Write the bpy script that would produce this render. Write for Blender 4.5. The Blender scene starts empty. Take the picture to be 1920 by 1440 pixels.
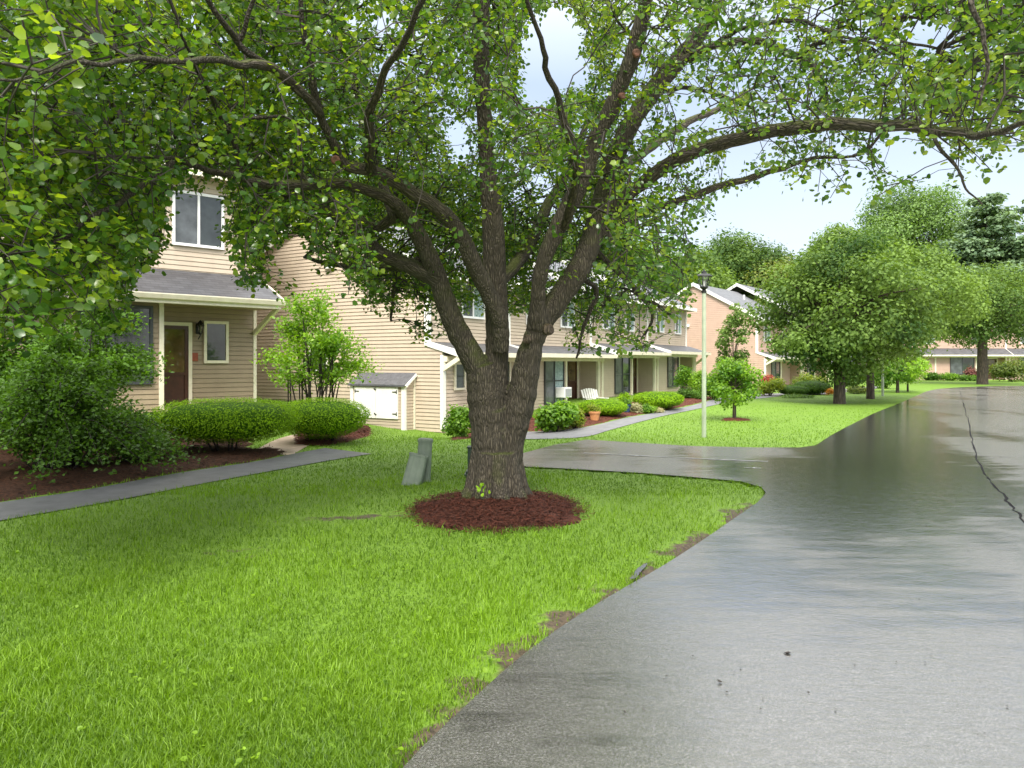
import bpy, bmesh, math, random
import numpy as np
from mathutils import Vector, Matrix, kdtree, noise as mnoise

random.seed(7)
rng = np.random.default_rng(11)
scene = bpy.context.scene
COL = scene.collection

# ------------------------------------------------------------------ camera model
F, HZ, EYE = 1400.0, 680.0, 1.6          # focal length (px of a 1920 picture), horizon row, eye height


def P(u, v, Y):
    return Vector(((u - 960) / F * Y, Y, EYE - (v - HZ) / F * Y))


def sst(x):
    x = np.clip(x, 0.0, 1.0)
    return x * x * (3 - 2 * x)


def H(x, y):
    """height of the terrain"""
    x = np.asarray(x, float); y = np.asarray(y, float)
    z = 0.42 * sst((y - 14) / 5) * sst((-x - 4.2) / 2.6) * (1 - sst((y - 40) / 10))
    z = z - 0.32 * np.exp(-((x + 1.3) / 3.0) ** 2 - ((y - 19.8) / 3.2) ** 2)
    z = z + 0.22 * sst((y - 22) / 6) * (1 - sst((y - 42) / 10)) * (1 - sst((x - 7) / 5)) * sst((x + 4) / 5)
    return z


def G(u, v):
    """ground point seen at a place in the photograph"""
    h = 0.0
    for _ in range(30):
        Y = F * (EYE - h) / (v - HZ)
        X = (u - 960) / F * Y
        h = 0.5 * h + 0.5 * float(H(X, Y))
    return Vector((X, Y, float(H(X, Y))))


# ------------------------------------------------------------------ object helpers
def tag(o, label=None, cat=None, group=None, kind=None):
    if label: o['label'] = label
    if cat: o['category'] = cat
    if group: o['group'] = group
    if kind: o['kind'] = kind
    return o


def empty(name, loc, label, cat, group=None):
    o = bpy.data.objects.new(name, None)
    COL.objects.link(o)
    o.location = loc
    o.empty_display_size = 0.2
    return tag(o, label, cat, group)


def link(name, me, mat, parent=None):
    o = bpy.data.objects.new(name, me)
    COL.objects.link(o)
    if mat is not None and not me.materials:
        me.materials.append(mat)
    if parent is not None:
        o.parent = parent
        base = parent
        off = Vector()
        while base is not None:
            off += Vector(base.location); base = base.parent
        # mesh data is in world coordinates: put the object back at the world origin
        o.location = -off
    return o


def np_mesh(name, verts, tris, attrs=None, smooth=False):
    verts = np.ascontiguousarray(verts, np.float32)
    tris = np.ascontiguousarray(tris, np.int32)
    k = tris.shape[1]
    me = bpy.data.meshes.new(name)
    me.vertices.add(len(verts)); me.vertices.foreach_set('co', verts.ravel())
    me.loops.add(tris.size); me.loops.foreach_set('vertex_index', tris.ravel())
    me.polygons.add(len(tris))
    me.polygons.foreach_set('loop_start', np.arange(0, tris.size, k, dtype=np.int32))
    me.polygons.foreach_set('loop_total', np.full(len(tris), k, np.int32))
    if smooth:
        me.polygons.foreach_set('use_smooth', np.ones(len(tris), bool))
    for n, a in (attrs or {}).items():
        a = np.ascontiguousarray(a, np.float32)
        if a.ndim == 1:
            at = me.attributes.new(n, 'FLOAT', 'POINT'); at.data.foreach_set('value', a)
        else:
            at = me.attributes.new(n, 'FLOAT_VECTOR', 'POINT'); at.data.foreach_set('vector', a.ravel())
    me.update(calc_edges=True)
    return me


class MB:
    """collects simple pieces in a frame (origin, along, out, up) and links them as one mesh"""
    def __init__(self, O=(0, 0, 0), d=(1, 0), n=None):
        self.O = Vector(O)
        d = Vector((d[0], d[1], 0)).normalized()
        self.d = d
        self.n = Vector((d.y, -d.x, 0)) if n is None else Vector(n).normalized()
        self.v = []; self.f = []

    def w(self, t, p, z):
        return self.O + self.d * t + self.n * p + Vector((0, 0, z))

    def hexa(self, pts):
        b = len(self.v)
        self.v += [self.w(*q) for q in pts]
        for f in ((0, 3, 2, 1), (4, 5, 6, 7), (0, 1, 5, 4), (1, 2, 6, 5), (2, 3, 7, 6), (3, 0, 4, 7)):
            self.f.append([b + i for i in f])
        return self

    def box(self, t0, t1, p0, p1, z0, z1):
        return self.hexa([(t0, p0, z0), (t1, p0, z0), (t1, p1, z0), (t0, p1, z0),
                          (t0, p0, z1), (t1, p0, z1), (t1, p1, z1), (t0, p1, z1)])

    def bar(self, a, b, w, h=None):
        """square bar between two local points"""
        h = h or w
        A, B = self.w(*a), self.w(*b)
        ax = (B - A).normalized()
        s = ax.cross(Vector((0, 0, 1)))
        if s.length < 1e-3: s = Vector((1, 0, 0))
        s.normalize(); u = s.cross(ax).normalized()
        k = len(self.v)
        for Q in (A, B):
            for i, j in ((-1, -1), (1, -1), (1, 1), (-1, 1)):
                self.v.append(Q + s * (i * w / 2) + u * (j * h / 2))
        for f in ((3, 2, 1, 0), (4, 5, 6, 7), (0, 1, 5, 4), (1, 2, 6, 5), (2, 3, 7, 6), (3, 0, 4, 7)):
            self.f.append([k + i for i in f])
        return self

    def prism(self, prof, t0, t1):
        """profile of (p, z) points swept along t"""
        k = len(self.v); m = len(prof)
        for t in (t0, t1):
            self.v += [self.w(t, p, z) for p, z in prof]
        self.f.append([k + i for i in range(m)][::-1])
        self.f.append([k + m + i for i in range(m)])
        for i in range(m):
            j = (i + 1) % m
            self.f.append([k + i, k + j, k + m + j, k + m + i])
        return self

    def lathe(self, prof, c=(0, 0), seg=20, rx=1, ry=1):
        """profile of (r, z) points turned about the vertical through local (t, p)"""
        k = len(self.v); m = len(prof)
        for r, z in prof:
            for i in range(seg):
                a = 2 * math.pi * i / seg
                self.v.append(self.w(c[0] + r * rx * math.cos(a), c[1] + r * ry * math.sin(a), z))
        for j in range(m - 1):
            for i in range(seg):
                a, b = k + j * seg + i, k + j * seg + (i + 1) % seg
                self.f.append([a, b, b + seg, a + seg])
        self.f.append([k + i for i in range(seg)][::-1])
        self.f.append([k + (m - 1) * seg + i for i in range(seg)])
        return self

    def siding(self, p, z0, z1, pitch, tmin, tmax, lip=0.014, axis='t', sgn=1, at=0.0):
        """lapped clapboards as one connected sheet; tmin / tmax are numbers or functions of height.
        axis 't': wall along t at depth p; axis 'p': wall along p at position t = at, facing sgn."""
        fa = tmin if callable(tmin) else (lambda z: tmin)
        fb = tmax if callable(tmax) else (lambda z: tmax)
        k = len(self.v); rows = []
        z = z0
        while z < z1 - 1e-4:
            zt = min(z + pitch, z1)
            gp_ = 0.13 * pitch if pitch > 0.12 else 0.20 * pitch
            rows += [(z, lip), (zt - gp_, 0.004), (zt - gp_, -0.014), (zt, -0.014)]
            z = zt
        for (zz, l) in rows:
            for q in (fa(zz), fb(zz)):
                self.v.append(self.w(q, p + l * sgn, zz) if axis == 't' else self.w(at + l * sgn, q, zz))
        for i in range(len(rows) - 1):
            a = k + 2 * i
            self.f.append([a, a + 1, a + 3, a + 2])
        return self

    def build(self, name, mat, parent=None, bevel=0.0, smooth=False):
        me = bpy.data.meshes.new(name)
        bm = bmesh.new()
        vs = [bm.verts.new(v) for v in self.v]
        for f in self.f:
            try: bm.faces.new([vs[i] for i in f])
            except ValueError: pass
        bmesh.ops.recalc_face_normals(bm, faces=bm.faces)
        if bevel:
            es = [e for e in bm.edges if len(e.link_faces) == 2 and e.calc_face_angle(0) > 0.6]
            bmesh.ops.bevel(bm, geom=es, offset=bevel, segments=2, affect='EDGES', profile=0.5)
        if smooth:
            for f in bm.faces: f.smooth = True
            for e in bm.edges:
                if len(e.link_faces) == 2 and e.calc_face_angle(0) > 0.7: e.smooth = False
        bm.to_mesh(me); bm.free()
        return link(name, me, mat, parent)


# ------------------------------------------------------------------ materials
def new_mat(name):
    m = bpy.data.materials.new(name); m.use_nodes = True
    nt = m.node_tree; nt.nodes.clear()
    out = nt.nodes.new('ShaderNodeOutputMaterial')
    return m, nt, out


def N(nt, t, **kw):
    n = nt.nodes.new(t)
    for k, v in kw.items():
        if k in n.inputs: n.inputs[k].default_value = v
        else: setattr(n, k, v)
    return n


def ramp(nt, fac, stops):
    r = nt.nodes.new('ShaderNodeValToRGB')
    el = r.color_ramp.elements
    while len(el) < len(stops): el.new(0.5)
    for e, (p, c) in zip(el, stops):
        e.position = p; e.color = (*c, 1) if len(c) == 3 else c
    nt.links.new(fac, r.inputs[0])
    return r


def noise_tex(nt, vec, scale, detail=4, rough=0.55, dist=0.0):
    n = N(nt, 'ShaderNodeTexNoise')
    n.inputs['Scale'].default_value = scale; n.inputs['Detail'].default_value = detail
    n.inputs['Roughness'].default_value = rough; n.inputs['Distortion'].default_value = dist
    if vec is not None: nt.links.new(vec, n.inputs['Vector'])
    return n


def mapping(nt, vec, scale=(1, 1, 1), rot=(0, 0, 0)):
    mp = N(nt, 'ShaderNodeMapping')
    mp.inputs['Scale'].default_value = scale; mp.inputs['Rotation'].default_value = rot
    nt.links.new(vec, mp.inputs['Vector'])
    return mp.outputs[0]


def mix(nt, fac, a, b, mode='MIX'):
    m = N(nt, 'ShaderNodeMix', data_type='RGBA', blend_type=mode)
    for s, x in ((m.inputs[0], fac), (m.inputs[6], a), (m.inputs[7], b)):
        if isinstance(x, (int, float)): s.default_value = x
        elif isinstance(x, tuple): s.default_value = (*x, 1) if len(x) == 3 else x
        else: nt.links.new(x, s)
    return m.outputs[2]


def mathn(nt, op, a, b=0.0, clamp=False):
    m = N(nt, 'ShaderNodeMath', operation=op, use_clamp=clamp)
    for s, x in ((m.inputs[0], a), (m.inputs[1], b)):
        if isinstance(x, (int, float)): s.default_value = x
        else: nt.links.new(x, s)
    return m.outputs[0]


def bump(nt, h, strength=0.3, dist=0.01, normal=None):
    b = N(nt, 'ShaderNodeBump')
    b.inputs['Strength'].default_value = strength; b.inputs['Distance'].default_value = dist
    nt.links.new(h, b.inputs['Height'])
    if normal is not None: nt.links.new(normal, b.inputs['Normal'])
    return b.outputs[0]


def obj_co(nt):
    return N(nt, 'ShaderNodeTexCoord').outputs['Object']


def paint(name, c1, c2=None, scale=6.0, rough=0.5, bstr=0.15, bdist=0.004, streak=False, spec=0.5, grime=0.0, metal=0.0):
    """painted / mineral surface: two tones by noise, weather streaks, a little relief"""
    m, nt, out = new_mat(name)
    co = obj_co(nt)
    c2 = c2 or tuple(x * 0.82 for x in c1)
    n1 = noise_tex(nt, co, scale, 5)
    col = ramp(nt, n1.outputs[0], [(0.32, c2), (0.68, c1)]).outputs[0]
    if streak:
        n2 = noise_tex(nt, mapping(nt, co, (5, 5, 0.6)), 2.0, 5)
        f = ramp(nt, n2.outputs[0], [(0.5, (0, 0, 0)), (0.78, (1, 1, 1))]).outputs[0]
        col = mix(nt, mathn(nt, 'MULTIPLY', f, 0.35 if grime == 0 else grime), col, tuple(x * 0.6 for x in c1))
    b = N(nt, 'ShaderNodeBsdfPrincipled')
    nt.links.new(col, b.inputs['Base Color'])
    b.inputs['Roughness'].default_value = rough
    b.inputs['Specular IOR Level'].default_value = spec
    b.inputs['Metallic'].default_value = metal
    n3 = noise_tex(nt, co, scale * 14, 3)
    nt.links.new(bump(nt, n3.outputs[0], bstr, bdist), b.inputs['Normal'])
    nt.links.new(b.outputs[0], out.inputs[0])
    return m


def leaf_mat(name, dark, light, rough=0.4, trans=0.45, tcol=None, spec=0.4, midc=None):
    """leaf: tone by the per-leaf attribute, light shining through"""
    m, nt, out = new_mat(name)
    at = N(nt, 'ShaderNodeAttribute', attribute_name='tint')
    stops = [(0.0, dark), (0.7, light), (1.0, tuple(min(1, x * 1.35) for x in light))]
    if midc: stops = [(0.0, dark), (0.48, midc), (0.85, light), (1.0, tuple(x * 1.25 for x in light))]
    col = ramp(nt, at.outputs['Fac'], stops).outputs[0]
    b = N(nt, 'ShaderNodeBsdfPrincipled')
    nt.links.new(col, b.inputs['Base Color'])
    b.inputs['Roughness'].default_value = rough
    b.inputs['Specular IOR Level'].default_value = spec
    t = N(nt, 'ShaderNodeBsdfTranslucent')
    tc = mix(nt, 1.0, col, tcol or (1.5, 1.5, 0.5), 'MULTIPLY')
    nt.links.new(tc, t.inputs['Color'])
    ms = N(nt, 'ShaderNodeMixShader'); ms.inputs[0].default_value = trans
    nt.links.new(b.outputs[0], ms.inputs[1]); nt.links.new(t.outputs[0], ms.inputs[2])
    nt.links.new(ms.outputs[0], out.inputs[0])
    return m


def glass_mat(name, tint=(0.02, 0.025, 0.025), rough=0.04):
    m, nt, out = new_mat(name)
    b = N(nt, 'ShaderNodeBsdfPrincipled')
    co = obj_co(nt)
    n = noise_tex(nt, co, 2.5, 3)
    nt.links.new(ramp(nt, n.outputs[0], [(0.35, tint), (0.7, tuple(x * 2.2 for x in tint))]).outputs[0], b.inputs['Base Color'])
    b.inputs['Roughness'].default_value = rough
    b.inputs['IOR'].default_value = 1.52
    b.inputs['Specular IOR Level'].default_value = 0.7
    n2 = noise_tex(nt, co, 1.5, 1)
    nt.links.new(bump(nt, n2.outputs[0], 0.05, 0.02), b.inputs['Normal'])
    nt.links.new(b.outputs[0], out.inputs[0])
    return m


def shingle_mat(name, c1, c2, ax):
    """asphalt shingles: rows of tabs by brick texture along the roof"""
    m, nt, out = new_mat(name)
    co = obj_co(nt)
    ang = math.atan2(ax[1], ax[0])
    mp = mapping(nt, co, (1, 1, 1), (0, 0, -ang))
    sep = N(nt, 'ShaderNodeSeparateXYZ'); nt.links.new(mp, sep.inputs[0])
    cb = N(nt, 'ShaderNodeCombineXYZ')
    nt.links.new(sep.outputs[0], cb.inputs[0]); nt.links.new(sep.outputs[2], cb.inputs[1])
    br = N(nt, 'ShaderNodeTexBrick')
    br.inputs['Scale'].default_value = 1.0
    br.inputs['Brick Width'].default_value = 0.3; br.inputs['Row Height'].default_value = 0.07
    br.inputs['Mortar Size'].default_value = 0.006
    br.inputs['Color1'].default_value = (*c1, 1); br.inputs['Color2'].default_value = (*c2, 1)
    br.inputs['Mortar'].default_value = (*[x * 0.5 for x in c2], 1)
    nt.links.new(cb.outputs[0], br.inputs['Vector'])
    n = noise_tex(nt, co, 3.0, 6)
    col = mix(nt, 0.5, br.outputs[0], ramp(nt, n.outputs[0], [(0.3, (0.35, 0.35, 0.35)), (0.7, (1, 1, 1))]).outputs[0], 'MULTIPLY')
    b = N(nt, 'ShaderNodeBsdfPrincipled')
    nt.links.new(col, b.inputs['Base Color'])
    b.inputs['Roughness'].default_value = 0.5
    b.inputs['Specular IOR Level'].default_value = 0.6
    nt.links.new(bump(nt, br.outputs['Fac'], -0.5, 0.01), b.inputs['Normal'])
    nt.links.new(b.outputs[0], out.inputs[0])
    return m


def bark_mat(name, c1, c2, moss, ridge=1.0, use_attr=True):
    m, nt, out = new_mat(name)
    if use_attr:
        co = N(nt, 'ShaderNodeAttribute', attribute_name='barkco').outputs['Vector']
        wob = noise_tex(nt, co, 3.0, 2)
        vec = N(nt, 'ShaderNodeVectorMath', operation='MULTIPLY_ADD')
        nt.links.new(wob.outputs['Color'], vec.inputs[0]); vec.inputs[1].default_value = (0.06, 0.06, 0.06)
        nt.links.new(co, vec.inputs[2]); co2 = vec.outputs[0]
    else:
        co2 = mapping(nt, obj_co(nt), (1, 1, 0.18))
    v = N(nt, 'ShaderNodeTexVoronoi', feature='DISTANCE_TO_EDGE')
    v.inputs['Scale'].default_value = 26.0 * ridge
    nt.links.new(co2, v.inputs['Vector'])
    hgt = ramp(nt, v.outputs['Distance'], [(0.0, (0, 0, 0)), (0.35, (1, 1, 1))]).outputs[0]
    n = noise_tex(nt, co2, 22, 6, 0.65)
    hh = mathn(nt, 'ADD', hgt, mathn(nt, 'MULTIPLY', n.outputs[0], 0.9))
    col = ramp(nt, mathn(nt, 'MULTIPLY', hh, 0.55), [(0.15, c2), (0.55, c1), (0.95, tuple(x * 1.5 for x in c1))]).outputs[0]
    wn = noise_tex(nt, obj_co(nt), 2.2, 5)
    geo = N(nt, 'ShaderNodeNewGeometry')
    sp = N(nt, 'ShaderNodeSeparateXYZ'); nt.links.new(geo.outputs['Normal'], sp.inputs[0])
    mf = mathn(nt, 'ADD', mathn(nt, 'MULTIPLY', sp.outputs[2], 0.45), wn.outputs[0])
    mf = ramp(nt, mf, [(0.60, (0, 0, 0)), (0.85, (1, 1, 1))]).outputs[0]
    col = mix(nt, mathn(nt, 'MULTIPLY', mf, 0.75), col, moss)
    b = N(nt, 'ShaderNodeBsdfPrincipled')
    nt.links.new(col, b.inputs['Base Color'])
    b.inputs['Roughness'].default_value = 0.75
    b.inputs['Specular IOR Level'].default_value = 0.35
    nt.links.new(bump(nt, hh, 0.9, 0.018), b.inputs['Normal'])
    nt.links.new(b.outputs[0], out.inputs[0])
    return m


def road_mat():
    m, nt, out = new_mat('wet_asphalt')
    co = obj_co(nt)
    fine = noise_tex(nt, co, 160, 3)
    mid = noise_tex(nt, co, 9, 5)
    big = noise_tex(nt, mapping(nt, co, (0.5, 0.22, 1), (0, 0, -0.35)), 0.9, 4, 0.55, 0.4)
    grit = noise_tex(nt, co, 95, 3, 0.7)
    col = ramp(nt, grit.outputs[0], [(0.32, (0.02, 0.02, 0.02)), (0.52, (0.085, 0.085, 0.084)), (0.70, (0.30, 0.298, 0.292))]).outputs[0]
    col = mix(nt, 0.45, col, ramp(nt, mid.outputs[0], [(0.3, (0.5, 0.5, 0.5)), (0.7, (1.1, 1.1, 1.1))]).outputs[0], 'MULTIPLY')
    streak = noise_tex(nt, mapping(nt, co, (0.9, 4.5, 1), (0, 0, 0.2)), 1.2, 5, 0.6, 0.5)
    pm_ = mathn(nt, 'ADD', mathn(nt, 'MULTIPLY', big.outputs[0], 0.65), mathn(nt, 'MULTIPLY', streak.outputs[0], 0.35))
    # the road dips along a line away from the camera: water lies there
    sxy = N(nt, 'ShaderNodeSeparateXYZ'); nt.links.new(co, sxy.inputs[0])
    dl = mathn(nt, 'ABSOLUTE', mathn(nt, 'ADD', mathn(nt, 'MULTIPLY', sxy.outputs[0], 0.90), mathn(nt, 'MULTIPLY_ADD' if False else 'MULTIPLY', sxy.outputs[1], -0.43)))
    dip = ramp(nt, mathn(nt, 'MULTIPLY', dl, 0.25), [(0.14, (1, 1, 1)), (0.52, (0, 0, 0))]).outputs[0]
    far_ = ramp(nt, mathn(nt, 'MULTIPLY', sxy.outputs[1], 0.05), [(0.22, (0, 0, 0)), (0.42, (1, 1, 1))]).outputs[0]
    pm_ = mathn(nt, 'ADD', pm_, mathn(nt, 'MULTIPLY', mathn(nt, 'SUBTRACT', mathn(nt, 'MULTIPLY', dip, far_), 0.25), 0.23))
    pud = ramp(nt, pm_, [(0.45, (0, 0, 0)), (0.54, (1, 1, 1))]).outputs[0]
    rip = noise_tex(nt, mapping(nt, co, (11, 19, 1), (0, 0, 0.15)), 1.0, 5, 0.68, 1.2)
    und = noise_tex(nt, mapping(nt, co, (2.2, 4.0, 1), (0, 0, 0.15)), 1.0, 3, 0.6, 0.8)
    # standing film of water: a mirror broken by small ripples
    b1 = N(nt, 'ShaderNodeBsdfPrincipled')
    nt.links.new(mix(nt, 1.0, col, (0.28, 0.28, 0.28), 'MULTIPLY'), b1.inputs['Base Color'])
    b1.inputs['Roughness'].default_value = 0.07
    b1.inputs['IOR'].default_value = 3.0; b1.inputs['Specular IOR Level'].default_value = 0.95
    nt.links.new(bump(nt, mathn(nt, 'ADD', mathn(nt, 'ADD', rip.outputs[0], mathn(nt, 'MULTIPLY', und.outputs[0], 1.5)), mathn(nt, 'MULTIPLY', grit.outputs[0], 0.14)), 0.34, 0.007), b1.inputs['Normal'])
    # drained wet grit: a broad silver sheen
    b2 = N(nt, 'ShaderNodeBsdfPrincipled')
    nt.links.new(col, b2.inputs['Base Color'])
    b2.inputs['Roughness'].default_value = 0.27
    b2.inputs['IOR'].default_value = 2.7; b2.inputs['Specular IOR Level'].default_value = 1.0
    b1.inputs['Specular Tint'].default_value = (1, 0.95, 0.88, 1); b2.inputs['Specular Tint'].default_value = (1, 0.95, 0.88, 1)
    nt.links.new(bump(nt, mathn(nt, 'ADD', mathn(nt, 'MULTIPLY', grit.outputs[0], 0.6), mathn(nt, 'MULTIPLY', rip.outputs[0], 0.7)), 0.55, 0.006), b2.inputs['Normal'])
    b = N(nt, 'ShaderNodeMixShader')
    nt.links.new(mathn(nt, 'ADD', mathn(nt, 'MULTIPLY', pud, 0.68), 0.25), b.inputs[0])
    nt.links.new(b2.outputs[0], b.inputs[1]); nt.links.new(b1.outputs[0], b.inputs[2])
    nt.links.new(b.outputs[0], out.inputs[0])
    return m


def ground_mat():
    m, nt, out = new_mat('lawn_soil')
    co = obj_co(nt)
    at = N(nt, 'ShaderNodeAttribute', attribute_name='bare')
    n1 = noise_tex(nt, co, 1.1, 5); n2 = noise_tex(nt, co, 30, 5); n3 = noise_tex(nt, mapping(nt, co, (1, 0.35, 1)), 0.5, 3)
    g = ramp(nt, n2.outputs[0], [(0.3, (0.038, 0.084, 0.006)), (0.7, (0.14, 0.245, 0.010))]).outputs[0]
    g = mix(nt, mathn(nt, 'MULTIPLY', n1.outputs[0], 0.5), g, (0.17, 0.31, 0.012))
    g = mix(nt, mathn(nt, 'MULTIPLY', n3.outputs[0], 0.35), g, (0.10, 0.22, 0.01))
    s = ramp(nt, n2.outputs[0], [(0.3, (0.03, 0.022, 0.014)), (0.7, (0.10, 0.072, 0.045))]).outputs[0]
    f = ramp(nt, mathn(nt, 'ADD', at.outputs['Fac'], mathn(nt, 'MULTIPLY', mathn(nt, 'SUBTRACT', noise_tex(nt, co, 5, 5).outputs[0], 0.5), 1.3)),
             [(0.42, (0, 0, 0)), (0.6, (1, 1, 1))]).outputs[0]
    b = N(nt, 'ShaderNodeBsdfPrincipled')
    nt.links.new(mix(nt, f, g, s), b.inputs['Base Color'])
    b.inputs['Roughness'].default_value = 0.8
    nt.links.new(bump(nt, n2.outputs[0], 0.7, 0.03), b.inputs['Normal'])
    nt.links.new(b.outputs[0], out.inputs[0])
    return m


M = {}
M['road'] = road_mat()
M['ground'] = ground_mat()
M['path'] = paint('path_asphalt', (0.105, 0.108, 0.118), (0.06, 0.062, 0.07), 5, 0.45, 0.5, 0.006, spec=0.5)
M['walk'] = paint('walk_concrete', (0.19, 0.19, 0.205), (0.13, 0.13, 0.14), 4, 0.5, 0.4, 0.004)
M['slab'] = paint('slab_concrete', (0.42, 0.33, 0.25), (0.27, 0.21, 0.16), 5, 0.6, 0.4, 0.004)
M['mark'] = paint('worn_marking', (0.36, 0.36, 0.35), (0.12, 0.12, 0.12), 14, 0.5)
M['seam'] = paint('crack_filler', (0.012, 0.012, 0.013), (0.02, 0.02, 0.02), 9, 0.95, 0.6, spec=0.08)
M['mulch'] = paint('bark_mulch', (0.20, 0.055, 0.028), (0.05, 0.018, 0.012), 30, 0.8, 1.0, 0.03, spec=0.3)
M['mulchdark'] = paint('old_mulch', (0.13, 0.055, 0.028), (0.03, 0.016, 0.010), 24, 0.85, 1.0, 0.03, spec=0.2)
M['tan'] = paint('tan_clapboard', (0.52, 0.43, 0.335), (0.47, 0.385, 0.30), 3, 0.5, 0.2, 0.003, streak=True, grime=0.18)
M['taupe_shaded'] = paint('taupe_shaded_clapboard', (0.315, 0.245, 0.165), (0.28, 0.215, 0.145), 3, 0.5, 0.2, 0.003, streak=True, grime=0.2)  # taupe darkened further: the porch's shade is put into the wall colour
M['pink'] = paint('rose_clapboard', (0.50, 0.345, 0.275), (0.46, 0.315, 0.25), 3, 0.5, 0.2, 0.003, streak=True, grime=0.15)
M['soffit'] = paint('porch_soffit', (0.30, 0.235, 0.14), None, 3, 0.6)
M['trim'] = paint('cream_trim', (0.76, 0.71, 0.58), (0.66, 0.61, 0.48), 5, 0.45, 0.1, 0.003, streak=True, grime=0.2)
M['white'] = paint('white_paint', (0.82, 0.81, 0.77), (0.76, 0.75, 0.70), 5, 0.45, 0.1, 0.003, streak=True, grime=0.12)
M['vinyl'] = paint('white_vinyl', (0.8, 0.8, 0.8), (0.74, 0.74, 0.75), 5, 0.35)
M['glass'] = glass_mat('window_glass')
M['screen'] = glass_mat('window_screen', (0.05, 0.055, 0.06), 0.25)
M['curtain'] = paint('curtain_cloth', (0.32, 0.42, 0.40), (0.14, 0.2, 0.2), 14, 0.7)
M['darktrim'] = paint('dark_bronze_frame', (0.045, 0.05, 0.055), None, 8, 0.4)
M['door'] = paint('brown_door', (0.07, 0.022, 0.014), (0.045, 0.015, 0.01), 8, 0.35)
M['doorglass'] = glass_mat('storm_glass', (0.07, 0.045, 0.02), 0.05)
M['redtile'] = paint('red_plaque', (0.30, 0.07, 0.035), (0.22, 0.05, 0.03), 12, 0.6)
M['black'] = paint('black_metal', (0.018, 0.019, 0.02), None, 12, 0.4, metal=0.3)
M['postgreen'] = paint('pale_green_post', (0.37, 0.43, 0.31), (0.30, 0.35, 0.26), 7, 0.45, streak=True, grime=0.35)
M['pedestal'] = paint('grey_green_plastic', (0.20, 0.245, 0.19), (0.15, 0.185, 0.145), 9, 0.5, streak=True, grime=0.4)
M['darkgreen'] = paint('dark_green_metal', (0.03, 0.055, 0.04), None, 9, 0.45)
M['terracotta'] = paint('terracotta', (0.55, 0.26, 0.10), (0.42, 0.19, 0.08), 9, 0.6)
M['bluepot'] = paint('blue_glaze', (0.02, 0.05, 0.12), (0.015, 0.035, 0.08), 9, 0.2)
M['acgrille'] = paint('grey_grille', (0.35, 0.36, 0.38), None, 30, 0.5)
lm, nt, out = new_mat('lamp_glass')
ga = N(nt, 'ShaderNodeBsdfGlossy'); ga.inputs['Roughness'].default_value = 0.05; ga.inputs['Color'].default_value = (0.6, 0.62, 0.62, 1)
tb = N(nt, 'ShaderNodeBsdfTransparent'); tb.inputs['Color'].default_value = (0.86, 0.88, 0.87, 1)
mm = N(nt, 'ShaderNodeMixShader'); mm.inputs[0].default_value = 0.14
nt.links.new(tb.outputs[0], mm.inputs[1]); nt.links.new(ga.outputs[0], mm.inputs[2]); nt.links.new(mm.outputs[0], out.inputs[0])
M['lampglass'] = lm
M['bark'] = bark_mat('furrowed_bark', (0.074, 0.062, 0.044), (0.018, 0.015, 0.011), (0.060, 0.075, 0.010), 1.9)
M['limbbark'] = bark_mat('wet_shaded_limb_bark', (0.050, 0.041, 0.030), (0.015, 0.012, 0.009), (0.04, 0.05, 0.010), 1.7)  # darker than the trunk: wet bark, plus canopy shade put into the colour
M['twig'] = paint('twig_bark', (0.032, 0.025, 0.018), (0.018, 0.014, 0.011), 20, 0.8)
M['farbark'] = bark_mat('far_bark', (0.075, 0.058, 0.042), (0.02, 0.016, 0.012), (0.05, 0.05, 0.02), 0.5, False)
M['cut'] = paint('cut_wood', (0.20, 0.085, 0.055), (0.09, 0.045, 0.03), 18, 0.8, 0.6)
M['pearleaf'] = leaf_mat('pear_leaf', (0.022, 0.062, 0.018), (0.185, 0.265, 0.030), 0.27, 0.50, (1.9, 1.75, 0.4), spec=0.6, midc=(0.070, 0.155, 0.026))
M['midleaf'] = leaf_mat('mid_leaf', (0.038, 0.088, 0.020), (0.135, 0.215, 0.045), 0.6, 0.35, spec=0.2)
M['hedge'] = leaf_mat('yew_needles', (0.035, 0.105, 0.006), (0.24, 0.42, 0.012), 0.65, 0.3, spec=0.12)
M['lime'] = leaf_mat('lime_leaf', (0.06, 0.16, 0.012), (0.22, 0.38, 0.025), 0.45, 0.45)
M['shrub'] = leaf_mat('shrub_leaf', (0.018, 0.055, 0.008), (0.085, 0.18, 0.018), 0.5, 0.35, spec=0.25)
M['yellow'] = leaf_mat('gold_leaf', (0.10, 0.16, 0.012), (0.30, 0.36, 0.03), 0.5, 0.45)
M['olive'] = leaf_mat('olive_leaf', (0.07, 0.12, 0.02), (0.20, 0.24, 0.045), 0.5, 0.4)
M['pale'] = leaf_mat('pale_far_leaf', (0.05, 0.11, 0.03), (0.15, 0.25, 0.06), 0.5, 0.35)  # light green; the pale tone also stands in for distance haze
M['pine'] = leaf_mat('pine_needles', (0.07, 0.13, 0.07), (0.19, 0.28, 0.14), 0.5, 0.25)  # needles made paler: distance haze is put into the colour
M['redbloom'] = leaf_mat('red_bloom', (0.25, 0.04, 0.03), (0.45, 0.09, 0.06), 0.5, 0.3)
M['orangebloom'] = leaf_mat('orange_bloom', (0.45, 0.20, 0.02), (0.65, 0.32, 0.03), 0.5, 0.3)
M['purple'] = leaf_mat('plum_leaf', (0.08, 0.03, 0.03), (0.22, 0.09, 0.08), 0.5, 0.3)
M['rosepale'] = leaf_mat('pale_bloom', (0.16, 0.20, 0.06), (0.42, 0.38, 0.24), 0.5, 0.3)
M['grass'] = leaf_mat('grass_blade', (0.042, 0.102, 0.004), (0.150, 0.265, 0.009), 0.5, 0.35, (1.3, 1.4, 0.4))

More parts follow.
